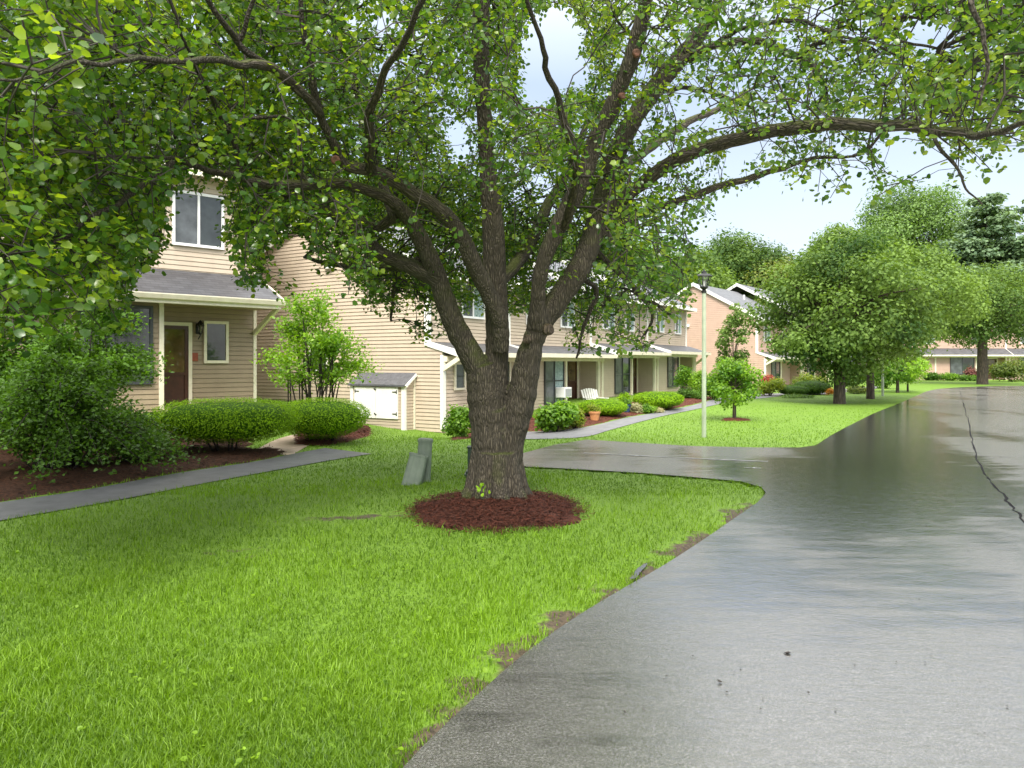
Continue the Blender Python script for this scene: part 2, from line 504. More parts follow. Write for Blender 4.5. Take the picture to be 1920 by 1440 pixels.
# ------------------------------------------------------------------ ground, road, paths
def densify(pts, step=0.35):
    out = []
    for i in range(len(pts)):
        a = Vector(pts[i][:2]); b = Vector(pts[(i + 1) % len(pts)][:2])
        k = max(1, int((b - a).length / step))
        out += [tuple(a.lerp(b, j / k)) for j in range(k)]
    return out


def catmull(pts, per=8):
    pts = [np.array(p, float) for p in pts]
    q = [2 * pts[0] - pts[1]] + pts + [2 * pts[-1] - pts[-2]]
    out = []
    for i in range(1, len(q) - 2):
        for j in range(per):
            t = j / per
            a, b, c, d = q[i - 1], q[i], q[i + 1], q[i + 2]
            out.append(0.5 * (2 * b + (c - a) * t + (2 * a - 5 * b + 4 * c - d) * t * t + (3 * b - a - 3 * c + d) * t ** 3))
    out.append(pts[-1])
    return out


def inpoly(x, y, poly):
    poly = np.asarray(poly)
    ins = np.zeros(np.shape(x), bool)
    j = len(poly) - 1
    for i in range(len(poly)):
        xi, yi = poly[i]; xj, yj = poly[j]
        c = ((yi > y) != (yj > y)) & (x < (xj - xi) * (y - yi) / (yj - yi + 1e-12) + xi)
        ins ^= c; j = i
    return ins


def seg_dist(x, y, line):
    d = np.full(np.shape(x), 1e9)
    for a, b in zip(line[:-1], line[1:]):
        ax, ay = a; bx, by = b
        L = (bx - ax) ** 2 + (by - ay) ** 2 + 1e-12
        t = np.clip(((x - ax) * (bx - ax) + (y - ay) * (by - ay)) / L, 0, 1)
        d = np.minimum(d, np.hypot(x - ax - t * (bx - ax), y - ay - t * (by - ay)))
    return d


def gp(*uv):
    return [tuple(G(u, v)[:2]) for u, v in uv]


# left edge of the road, from beside the camera out to the turning circle, with the parking bay opening off it
edge_near = gp((560, 1900), (680, 1560), (760, 1440), (860, 1340), (980, 1232), (1080, 1160), (1170, 1105), (1240, 1065), (1310, 1020), (1375, 975), (1420, 944))
edge_near = [tuple(p) for p in catmull([(-1.2, -3.0), (-1.0, 0.5)] + edge_near, 6)]
bay_near = gp((1436, 926), (1428, 915), (1390, 904), (1300, 896), (1200, 888), (1080, 881), (985, 876))
bay_far = gp((930, 862), (985, 850), (1040, 836), (1100, 827), (1200, 832), (1300, 837.5), (1420, 840), (1500, 840))
edge_far = gp((1530, 836), (1562, 815), (1600, 795), (1640, 775), (1690, 755), (1722, 741), (1742, 733), (1775, 728), (1850, 724.5), (1950, 723))
edge_far = [tuple(p) for p in catmull(edge_far, 5)]
ROAD = edge_near + bay_near + bay_far + edge_far + [(60, 50), (60, -3)]
ROADEDGE = edge_near + bay_near


def flat_sheet(name, poly, z, mat, kind='structure', step=None):
    bm = bmesh.new()
    vs = [bm.verts.new((x, y, z)) for x, y in poly]
    f = bm.faces.new(vs)
    bmesh.ops.triangulate(bm, faces=[f])
    bmesh.ops.recalc_face_normals(bm, faces=bm.faces)
    for f in bm.faces:
        if f.normal.z < 0: f.normal_flip()
    me = bpy.data.meshes.new(name); bm.to_mesh(me); bm.free()
    o = link(name, me, mat)
    tag(o, kind=kind)
    return o


def strip(name, left, right, z, mat, per=6, across=4, H_add=None, thick=0.0):
    """draped strip between two edge lines"""
    L = catmull(left, per); R = catmull(right, per)
    n = min(len(L), len(R))
    V, Fc = [], []
    for i in range(n):
        for j in range(across + 1):
            q = L[i] * (1 - j / across) + R[i] * (j / across)
            zz = float(H(q[0], q[1])) + z - (thick if j in (0, across) else 0)
            V.append((q[0], q[1], zz))
    w = across + 1
    for i in range(n - 1):
        for j in range(across):
            Fc.append((i * w + j, i * w + j + 1, (i + 1) * w + j + 1, (i + 1) * w + j))
    me = np_mesh(name, np.array(V), np.array(Fc), smooth=True)
    bm = bmesh.new(); bm.from_mesh(me); bmesh.ops.recalc_face_normals(bm, faces=bm.faces)
    if sum(f.normal.z for f in bm.faces) < 0: bmesh.ops.reverse_faces(bm, faces=bm.faces)
    bm.to_mesh(me); bm.free()
    o = link(name, me, mat); tag(o, kind='structure')
    poly = [tuple(q[:2]) for q in L[:n]] + [tuple(q[:2]) for q in R[:n]][::-1]
    return o, poly


flat_sheet('road', ROAD, 0.012, M['road'])
pl_o, PATH_L = strip('path', gp((-420, 1010), (-150, 970), (0, 944), (150, 922), (325, 890), (470, 868), (545, 853), (610, 841)),
                     gp((-420, 1070), (-150, 1010), (0, 978), (200, 943), (380, 908), (510, 884), (620, 864), (697, 852)), 0.012, M['path'])
pr_o, PATH_R = strip('walkway_path', gp((930, 808), (1000, 810), (1066, 806), (1120, 797), (1179, 783), (1241, 772), (1329, 752), (1400, 741), (1520, 735), (1640, 724)),
                     gp((930, 824), (1010, 824), (1094, 820), (1147, 806), (1210, 789), (1260, 777), (1372, 753), (1450, 744.5), (1560, 738.5), (1660, 727)), 0.012, M['walk'])
sl_o, SLAB = strip('concrete_path', gp((478, 845), (515, 826), (560, 812), (560, 800)), gp((545, 856), (575, 838), (612, 822), (640, 800)), 0.010, M['slab'])

TREE_C = (-0.16, 8.15)


def ell_bed(name, cx, cy, rx, ry, hgt, mat, seed=0, rings=14, seg=72):
    r_ = np.random.default_rng(seed)
    V = [(cx, cy, float(H(cx, cy)) + hgt)]; Fc = []
    wob = [1 + 0.09 * math.sin(3 * a + seed) + 0.06 * math.sin(5 * a + 1.7 * seed) + 0.05 * math.sin(7 * a + 2 * seed) + r_.normal(0, 0.015) for a in np.linspace(0, 2 * math.pi, seg, endpoint=False)]
    for k in range(1, rings + 1):
        q = k / rings
        for i in range(seg):
            a = 2 * math.pi * i / seg
            x = cx + rx * q * wob[i] * math.cos(a); y = cy + ry * q * wob[i] * math.sin(a)
            z = float(H(x, y)) + hgt * (1 - q ** 2) ** 0.8 - (0.03 if k == rings else 0) + (r_.normal(0, 0.008) if k < rings else 0) + 0.012
            V.append((x, y, z))
    for i in range(seg):
        Fc.append((0, 1 + i, 1 + (i + 1) % seg, 1 + (i + 1) % seg))
    tri = [(0, 1 + i, 1 + (i + 1) % seg) for i in range(seg)]
    for k in range(rings - 1):
        for i in range(seg):
            a = 1 + k * seg + i; b = 1 + k * seg + (i + 1) % seg
            tri += [(a, b + seg, b), (a, a + seg, b + seg)]
    poly = [tuple(V[1 + (rings - 1) * seg + i][:2]) for i in range(seg)]
    return np.array(V), np.array(tri), poly


def chips(n, sampler, L=(0.03, 0.09), W=(0.006, 0.014), seed=1):
    """shredded bark: thin slivers lying about"""
    r_ = np.random.default_rng(seed)
    pts = sampler(n, r_)
    n = len(pts)
    a = r_.uniform(0, 2 * math.pi, n); l = r_.uniform(*L, n) / 2; w = r_.uniform(*W, n) / 2
    tilt = r_.normal(0, 0.25, n)
    dx, dy = np.cos(a), np.sin(a)
    D = np.stack([dx * np.cos(tilt), dy * np.cos(tilt), np.sin(tilt)], 1) * l[:, None]
    S = np.stack([-dy, dx, r_.normal(0, 0.3, n)], 1) * w[:, None]
    V = np.stack([pts - D - S, pts + D - S * 0.4, pts + D * 1.05 + S * 0.4, pts - D * 0.9 + S], 1).reshape(-1, 3)
    i = np.arange(n) * 4
    T = np.concatenate([np.stack([i, i + 1, i + 2], 1), np.stack([i, i + 2, i + 3], 1)])
    return V, T


def join(parts):
    V, T, o = [], [], 0
    for v, t in parts:
        V.append(v); T.append(t + o); o += len(v)
    return np.concatenate(V), np.concatenate(T)


v, t, RING = ell_bed('m', TREE_C[0], TREE_C[1], 0.88, 1.1, 0.07, None, 3)


def ring_s(n, r_):
    a = r_.uniform(0, 2 * math.pi, n); q = np.sqrt(r_.uniform(0, 1, n)) * (1.0 + np.abs(r_.normal(0, 0.10, n)))
    x = TREE_C[0] + 0.88 * q * np.cos(a); y = TREE_C[1] + 1.1 * q * np.sin(a)
    z = H(x, y) + 0.07 * np.clip(1 - q ** 2, 0, 1) ** 0.8 + 0.02 + r_.uniform(0, 0.012, n)
    return np.stack([x, y, z], 1)


cv, ct = chips(9000, ring_s, seed=5)
V_, T_ = join([(v, t), (cv, ct)])
ob = link('mulch', np_mesh('mulch', V_, T_), M['mulch'])
tag(ob, 'ring of wet dark red bark mulch heaped round the foot of the big tree', 'mulch', kind='stuff')


def bed(name, poly_uv, mat, label, nchip, seed, chipmat=True, dz=0.018):
    poly = gp(*poly_uv)
    poly = [tuple(p) for p in catmull(poly + [poly[0]], 5)][:-1]
    xs = [p[0] for p in poly]; ys = [p[1] for p in poly]
    # grid draped over the terrain
    st = max(0.12, (max(xs) - min(xs)) / 60)
    gx, gy = np.meshgrid(np.arange(min(xs) - st, max(xs) + st, st), np.arange(min(ys) - st, max(ys) + st, st))
    ins = inpoly(gx, gy, poly)
    nr, nc = gx.shape
    keep = ins
    r_ = np.random.default_rng(seed)
    d = seg_dist(gx, gy, poly + [poly[0]])
    z = H(gx, gy) + np.where(ins, dz + 0.05 * sst(d / 0.5), -0.02) + r_.normal(0, 0.006, gx.shape)
    V = np.stack([gx, gy, z], -1).reshape(-1, 3)
    T = []
    for i in range(nr - 1):
        for j in range(nc - 1):
            if ins[i, j] or ins[i, j + 1] or ins[i + 1, j] or ins[i + 1, j + 1]:
                a = i * nc + j
                T += [(a, a + 1, a + nc + 1), (a, a + nc + 1, a + nc)]
    T = np.array(T)
    us = np.unique(T); mp = np.zeros(len(V), int); mp[us] = np.arange(len(us))
    V = V[us]; T = mp[T]

    def smp(n, r2):
        x = r2.uniform(min(xs), max(xs), n * 3); y = r2.uniform(min(ys), max(ys), n * 3)
        k = inpoly(x, y, poly); x = x[k][:n]; y = y[k][:n]
        dd = seg_dist(x, y, poly + [poly[0]])
        return np.stack([x, y, H(x, y) + dz + 0.05 * sst(dd / 0.5) + r2.uniform(0.002, 0.02, len(x))], 1)
    cv, ct = chips(nchip, smp, (0.04, 0.11), (0.01, 0.022), seed)
    V_, T_ = join([(V, T), (cv, ct)])
    o = link(name, np_mesh(name, V_, T_), mat)
    tag(o, label, 'mulch', kind='stuff')
    return poly


BED_L = bed('mulch', [(-420, 1005), (-150, 965), (0, 941), (150, 919), (325, 888), (470, 866), (535, 852), (505, 838), (470, 843), (455, 815), (320, 790), (100, 780), (-400, 790)],
            M['mulchdark'], 'dark leaf-strewn mulch under the shrubs beside the asphalt path', 9000, 21)
BED_M = bed('mulch', [(552, 834), (600, 836), (650, 829), (690, 818), (690, 800), (640, 792), (580, 796), (555, 815)],
            M['mulch'], 'small strip of red mulch under the clipped hedge by the concrete slab', 2500, 22)
BED_R = bed('mulch', [(850, 826), (930, 806), (1000, 809), (1066, 805), (1120, 795), (1179, 781), (1241, 770.5), (1325, 751.5), (1330, 744), (1250, 748), (1180, 755), (1100, 764), (1000, 777), (900, 800), (850, 812)],
            M['mulch'], 'long red mulch bed between the concrete walk and the tan townhouses', 6000, 23)
BLOCK = [ROAD, PATH_L, PATH_R, SLAB, RING, BED_L, BED_M, BED_R]

def vnoise(x, y, sc, seed=0):
    """cheap smooth noise for numpy arrays"""
    r_ = np.random.default_rng(seed)
    s = np.zeros(np.shape(x))
    for k in range(7):
        a = r_.uniform(0, 2 * math.pi); f = sc * r_.uniform(0.5, 1.8); ph = r_.uniform(0, 6.28)
        s += np.sin((x * math.cos(a) + y * math.sin(a)) * f + ph + 1.3 * np.sin(f * 0.6 * (x * math.sin(a) - y * math.cos(a)) + ph * 2))
    return s / 7


# terrain sheet: fine near the camera, coarse far away, out to the horizon
def axis(fine0, fine1, st, far):
    a = list(np.arange(fine0, fine1, st))
    s, x = st, fine1
    while x < far: a.append(x); s *= 1.3; x += s
    s, x = st, fine0
    b = []
    while x > -far: s *= 1.3; x -= s; b.append(x)
    return np.array(b[::-1] + a)


gx, gy = np.meshgrid(axis(-9, 8, 0.16, 900), axis(0, 30, 0.16, 900))
inr = inpoly(gx, gy, ROAD)
dr = seg_dist(gx, gy, ROADEDGE)
dr_s = np.where(inr, 0, dr)
bare = np.maximum(np.clip(1.15 - dr_s / 0.24, 0, 1) * 0.8, np.clip(0.92 - dr_s / 0.5, 0, 1)) * np.where(gy < 8.5, 1, 0.35) * np.clip(0.70 + 0.9 * vnoise(gx, gy, 7.0, 41), 0.3, 1.0)
thin = 0.62 * np.exp(-((gx + 1.5) / 1.1) ** 2 - ((gy - 7.75 - 0.25 * (gx + 1.5)) / 0.22) ** 2)
thin = np.maximum(thin, 0.5 * np.exp(-((gx + 2.3) / 0.5) ** 2 - ((gy - 6.3) / 0.25) ** 2))
bare = np.maximum(bare, thin)
z = H(gx, gy) - np.where(inr, 0.05, 0.0)
nr, nc = gx.shape
idx = np.arange(nr * nc).reshape(nr, nc)
Q = np.stack([idx[:-1, :-1], idx[:-1, 1:], idx[1:, 1:], idx[1:, :-1]], -1).reshape(-1, 4)
gr = link('ground', np_mesh('ground', np.stack([gx, gy, z], -1).reshape(-1, 3), Q, {'bare': bare.ravel()}, smooth=True), M['ground'])
tag(gr, kind='structure')


def bare_at(x, y):
    d = np.where(inpoly(x, y, ROAD), 0, seg_dist(x, y, ROADEDGE))
    b = np.maximum(np.clip(1.15 - d / 0.24, 0, 1) * 0.8, np.clip(0.92 - d / 0.5, 0, 1)) * np.where(y < 8.5, 1, 0.35) * np.clip(0.70 + 0.9 * vnoise(x, y, 7.0, 41), 0.3, 1.0)
    t_ = 0.62 * np.exp(-((x + 1.5) / 1.1) ** 2 - ((y - 7.75 - 0.25 * (x + 1.5)) / 0.22) ** 2)
    t_ = np.maximum(t_, 0.5 * np.exp(-((x + 2.3) / 0.5) ** 2 - ((y - 6.3) / 0.25) ** 2))
    return np.maximum(b, t_)


def leaf_cloud(pts, nrm, size, kind='quad', tint=None, r_=rng, droop=0.0):
    """one small leaf at each point. kind 'leaf': rounded folded leaf of six faces; 'quad': pointed folded leaf of two; 'needle': sliver"""
    n = len(pts)
    nrm = nrm / (np.linalg.norm(nrm, axis=1, keepdims=True) + 1e-9)
    rv = r_.normal(0, 1, (n, 3)); rv[:, 2] -= droop
    a = rv - (rv * nrm).sum(1, keepdims=True) * nrm
    a /= np.linalg.norm(a, axis=1, keepdims=True) + 1e-9
    b = np.cross(nrm, a)
    s = np.asarray(size).reshape(-1, 1) if np.ndim(size) else np.full((n, 1), size)
    if kind == 'leaf':
        shp = [(0, 0, 0), (0.5, 0, -0.05), (1.0, 0, 0.02), (0.25, 0.42, 0.07), (0.68, 0.36, 0.06), (0.25, -0.42, 0.07), (0.68, -0.36, 0.06)]
        tr = [(0, 1, 3), (3, 1, 4), (1, 2, 4), (0, 5, 1), (5, 6, 1), (1, 6, 2)]
    elif kind == 'needle':
        shp = [(0, 0.06, 0), (0, -0.06, 0), (1, 0, 0.0)]
        tr = [(0, 1, 2)]
    else:
        shp = [(0, 0, 0), (0.5, 0.33, 0.08), (1, 0, 0), (0.5, -0.33, 0.08)]
        tr = [(0, 2, 1), (0, 3, 2)]
    V = np.stack([pts + s * (a * x + b * y + nrm * z) for x, y, z in shp], 1).reshape(-1, 3)
    k = len(shp)
    i = (np.arange(n) * k)[:, None]
    T = np.concatenate([i + np.array(q)[None, :] for q in tr])
    if tint is None: tint = np.clip(r_.normal(0.5, 0.2, n), 0, 1)
    return V, T, np.repeat(tint, k)


def blades(n, ymin, ymax, h, w, seed, spread=1.15):
    r_ = np.random.default_rng(seed)
    # sample by picture area: density falls with distance
    q = r_.uniform(1 / ymax, 1 / ymin, n); y = 1 / q
    u = r_.uniform(-120, 2040, n)
    x = (u - 960) / F * y * spread
    ok = np.ones(n, bool)
    for b in BLOCK: ok &= ~inpoly(x, y, b)
    for b in HOUSE_FOOT: ok &= ~inpoly(x, y, b)
    bb = bare_at(x, y)
    ok &= r_.uniform(0, 1, n) > np.clip((bb + 0.25 * vnoise(x, y, 9, 3) - 0.18) * 1.5, 0, 0.90)
    ok &= (x < 40)
    x, y, bb = x[ok], y[ok], bb[ok]
    n = len(x)
    pn = vnoise(x, y, 2.2, 5); pn2 = vnoise(x, y, 8.0, 6)
    hh = h * r_.uniform(0.35, 1.15, n) * (1 + 0.4 * pn + 0.45 * pn2) * 0.95 * (1 - 0.45 * bb)
    ww = w * r_.uniform(0.7, 1.3, n) * (0.6 + 0.4 * np.clip(y / 4, 0.7, 4))
    a = r_.uniform(0, 2 * math.pi, n)
    lean = np.abs(r_.normal(0.55, 0.45, n)) * hh
    la = a + r_.normal(0, 0.8, n)
    z = H(x, y) - 0.004
    B = np.stack([x, y, z], 1)
    S = np.stack([np.cos(a + 1.57), np.sin(a + 1.57), np.zeros(n)], 1) * ww[:, None] / 2
    Lv = np.stack([np.cos(la), np.sin(la), np.zeros(n)], 1)
    up = np.array([0, 0, 1.0])
    mid = B + up * (hh * 0.6)[:, None] + Lv * (lean * 0.3)[:, None]
    tip = B + up * hh[:, None] * 0.95 + Lv * lean[:, None]
    V = np.stack([B - S, B + S, mid + S * 0.75, mid - S * 0.75, tip], 1).reshape(-1, 3)
    i = np.arange(n) * 5
    T = np.concatenate([np.stack([i, i + 1, i + 2], 1), np.stack([i, i + 2, i + 3], 1), np.stack([i + 3, i + 2, i + 4], 1)])
    tint = np.clip(0.46 + 0.30 * pn + 0.20 * pn2 + 0.22 * vnoise(x, y, 0.9, 51) + r_.normal(0, 0.2, n), 0, 1)
    return V, T, np.repeat(tint, 5)

# ------------------------------------------------------------------ buildings
def window(house, mb_args, t0, t1, z0, z1, p, lites=1, axis='t', frame=None, fw=0.07, glass=None, label=None, rail=False, sgn=1, at=0.0):
    """framed window: frame mesh as a part, each pane a sub-part"""
    frame = frame or M['trim']; glass = glass or ['glass'] * lites

    def bx(mb, a, b, q0, q1, c, d):
        if axis == 't': mb.box(a, b, p + q0, p + q1, c, d)
        else: mb.box(at + sgn * min(q0, q1) if sgn > 0 else at - q1, at + sgn * q1 if sgn > 0 else at - q0, a, b, c, d)
    f = MB(*mb_args)
    bx(f, t0 - fw, t0, 0.0, 0.055, z0 - fw, z1 + fw); bx(f, t1, t1 + fw, 0.0, 0.055, z0 - fw, z1 + fw)
    bx(f, t0, t1, 0.0, 0.055, z1, z1 + fw); bx(f, t0, t1, 0.0, 0.065, z0 - fw, z0)
    wl = (t1 - t0) / lites
    for i in range(1, lites):
        bx(f, t0 + i * wl - 0.03, t0 + i * wl + 0.03, 0.0, 0.048, z0, z1)
    fo = f.build('window', frame, house)
    if label: fo['label'] = label
    for i in range(lites):
        a = t0 + i * wl + (0.03 if i else 0.0); b = t0 + (i + 1) * wl - (0.03 if i < lites - 1 else 0.0)
        g = MB(*mb_args); bx(g, a, b, 0.0, 0.022, z0, z1)
        g.build('pane', M[glass[i % len(glass)]], fo)
        if rail:
            r = MB(*mb_args); bx(r, a, b, 0.022, 0.036, (z0 + z1) / 2 - 0.02, (z0 + z1) / 2 + 0.02)
            r.build('rail', M['darktrim'], fo)
    return fo


def front_door(house, mb_args, t0, t1, z0, z1, p):
    f = MB(*mb_args)
    f.box(t0 - 0.09, t0, p, p + 0.06, z0, z1 + 0.09).box(t1, t1 + 0.09, p, p + 0.06, z0, z1 + 0.09).box(t0, t1, p, p + 0.06, z1, z1 + 0.09)
    f.build('door_frame', M['trim'], house)
    d = MB(*mb_args)
    w = 0.09
    d.box(t0, t0 + w, p, p + 0.045, z0, z1).box(t1 - w, t1, p, p + 0.045, z0, z1)
    d.box(t0 + w, t1 - w, p, p + 0.045, z1 - w, z1).box(t0 + w, t1 - w, p, p + 0.045, z0, z0 + 0.16).box(t0 + w, t1 - w, p, p + 0.045, z0 + 0.78, z0 + 0.86)
    do = d.build('door', M['door'], house)
    g = MB(*mb_args).box(t0 + w, t1 - w, p, p + 0.025, z0 + 0.86, z1 - w); g.build('pane', M['doorglass'], do)
    g = MB(*mb_args).box(t0 + w, t1 - w, p, p + 0.02, z0 + 0.16, z0 + 0.78); g.build('kick_panel', M['door'], do)
    h = MB(*mb_args).bar((t0 + 0.045, p + 0.09, z0 + 0.9), (t0 + 0.045, p + 0.09, z0 + 1.06), 0.02).bar((t0 + 0.045, p + 0.04, z0 + 0.98), (t0 + 0.045, p + 0.09, z0 + 0.98), 0.02)
    h.build('handle', M['black'], do)
    return do


def wall_lantern(house, mb_args, t, p, z):
    b = MB(*mb_args)
    b.box(t - 0.05, t + 0.05, p, p + 0.03, z - 0.16, z + 0.12)
    b.bar((t, p + 0.03, z + 0.02), (t, p + 0.16, z + 0.10), 0.025)
    b.lathe([(0.012, z + 0.20), (0.05, z + 0.15), (0.11, z + 0.07), (0.10, z + 0.06)], (t, p + 0.17), 8)
    for k in range(4):
        a = math.pi / 4 + k * math.pi / 2
        b.bar((t + 0.085 * math.cos(a), p + 0.17 + 0.085 * math.sin(a), z + 0.06), (t + 0.05 * math.cos(a), p + 0.17 + 0.05 * math.sin(a), z - 0.14), 0.014)
    b.lathe([(0.055, z - 0.13), (0.045, z - 0.16), (0.012, z - 0.2)], (t, p + 0.17), 8)
    b.bar((t, p + 0.17, z - 0.2), (t - 0.01, p + 0.05, z - 0.30), 0.018)
    o = b.build('wall_lantern', M['black'], house)
    MB(*mb_args).lathe([(0.04, z - 0.12), (0.07, z + 0.05)], (t, p + 0.17), 8).build('lamp_glass', M['lampglass'], o)


def bracket(house, mb_args, t, p0, p1, z0, z1):
    MB(*mb_args).bar((t, p0, z0), (t, p1, z1), 0.09, 0.12).build('roof_brace', M['trim'], house)


HOUSE_FOOT = []

# ---- the taupe house on the left, porch shade put into its lower wall colour
OL = Vector((-7.19, 20.9, 0)); DL = (0.712, 0.702)
A = (OL, DL)
hl = empty('townhouse', OL, 'taupe clapboard house behind the clipped hedges, porch walls coloured darker for shade, with dark storm door and deep porch', 'house')
ZB = 0.42
TL = -13.0
MB(*A).siding(0.0, ZB + 0.02, 3.8, 0.124, -3.0, -0.06, lip=0.016).build('entry_wall', M['taupe_shaded'], hl)
MB(*A).siding(0.9, ZB - 0.2, 3.45, 0.124, TL, -2.86, lip=0.016).build('front_wall', M['taupe_shaded'], hl)
MB(*A).box(-3.0, -2.88, 0.02, 0.895, ZB - 0.2, 3.4).build('return_wall', M['taupe_shaded'], hl)
MB(*A).siding(0.0, 3.9, 6.72, 0.124, TL, -0.06, lip=0.016).build('upper_wall', M['tan'], hl)
g = MB(*A)
g.siding(0, ZB - 0.2, 6.72, 0.124, -8.4, -0.02, axis='p', sgn=1, at=-0.02)
g.build('side_wall', M['tan'], hl)
MB(*A).box(-0.06, 0.03, -0.07, 0.03, ZB - 0.2, 6.7).build('corner_board', M['trim'], hl)
MB(*A).box(-2.90, -2.79, 0.84, 0.945, ZB - 0.1, 3.1).build('corner_post', M['trim'], hl)
# porch roof, gutter, soffit
MB(*A).prism([(0.0, 4.0), (1.52, 3.24), (1.52, 3.16), (0.0, 3.90)], TL, 0.06).build('porch_roof', shingle_mat('porch_shingles', (0.085, 0.088, 0.10), (0.055, 0.056, 0.066), DL), hl)
MB(*A).prism([(1.53, 3.09), (1.60, 3.12), (1.64, 3.22), (1.64, 3.245), (1.53, 3.245)], TL, 0.08).build('gutter', M['trim'], hl)
MB(*A).box(TL, 0.0, 1.36, 1.515, 3.02, 3.14).build('porch_beam', M['trim'], hl)
MB(*A).box(TL, 0.0, 0.03, 1.36, 3.06, 3.09).build('soffit', M['soffit'], hl)
MB(*A).prism([(0.03, 4.02), (1.50, 3.28), (1.50, 3.10), (0.03, 3.80)], 0.062, 0.10).build('rake_board', M['trim'], hl)
bracket(hl, A, -0.03, 0.02, 1.40, 2.42, 3.06)
front_door(hl, A, -2.74, -1.86, ZB + 0.07, ZB + 2.14, 0.02)
wall_lantern(hl, A, -1.60, 0.02, 2.52)
window(hl, A, -1.38, -0.86, 1.66, 2.64, 0.02, fw=0.075, label='small casement window beside the storm door')
window(hl, A, -4.6, -3.12, 1.15, 2.9, 0.915, lites=2, frame=M['darktrim'], glass=['screen', 'glass'], label='large dark framed window under the porch roof')
window(hl, A, -2.2, -0.98, 4.72, 6.02, 0.02, lites=2, frame=M['vinyl'], glass=['screen', 'glass'], label='white two-pane upstairs window')
window(hl, A, -6.9, -5.6, 4.72, 6.02, 0.02, lites=2, frame=M['vinyl'], glass=['screen', 'glass'])
window(hl, A, -8.6, -7.1, 1.15, 2.9, 0.915, lites=2, frame=M['darktrim'], glass=['screen', 'glass'])
MB(*A).box(-1.80, -1.60, 0.02, 0.045, 1.64, 1.86).build('wall_plaque', M['redtile'], hl, bevel=0.01)
# main roof
roofL = shingle_mat('main_shingles', (0.10, 0.105, 0.12), (0.07, 0.072, 0.082), DL)
MB(*A).prism([(0.45, 6.62), (-4.2, 8.75), (-8.9, 6.6), (-8.9, 6.5), (-4.2, 8.63), (0.45, 6.52)], TL, 0.3).build('roof', roofL, hl)
MB(*A).box(TL, 0.3, 0.452, 0.50, 6.44, 6.62).build('fascia', M['trim'], hl)
MB(*A).box(TL, 0.28, 0.03, 0.45, 6.45, 6.48).build('soffit', M['soffit'], hl)
MB(*A).box(TL, 0.0, -8.4, 0.9, -0.3, ZB - 0.14).build('foundation', M['walk'], hl)
# door step
MB(*A).box(-2.9, -1.6, 0.05, 1.3, 0.2, ZB + 0.05).build('porch_step', M['slab'], hl, bevel=0.015)


def foot(O, d, t0, t1, p0, p1):
    m = MB(O, d)
    return [tuple(m.w(t, p, 0)[:2]) for t, p in ((t0, p0), (t1, p0), (t1, p1), (t0, p1))]


HOUSE_FOOT.append(foot(OL, DL, TL, 0.1, -8.4, 0.95))


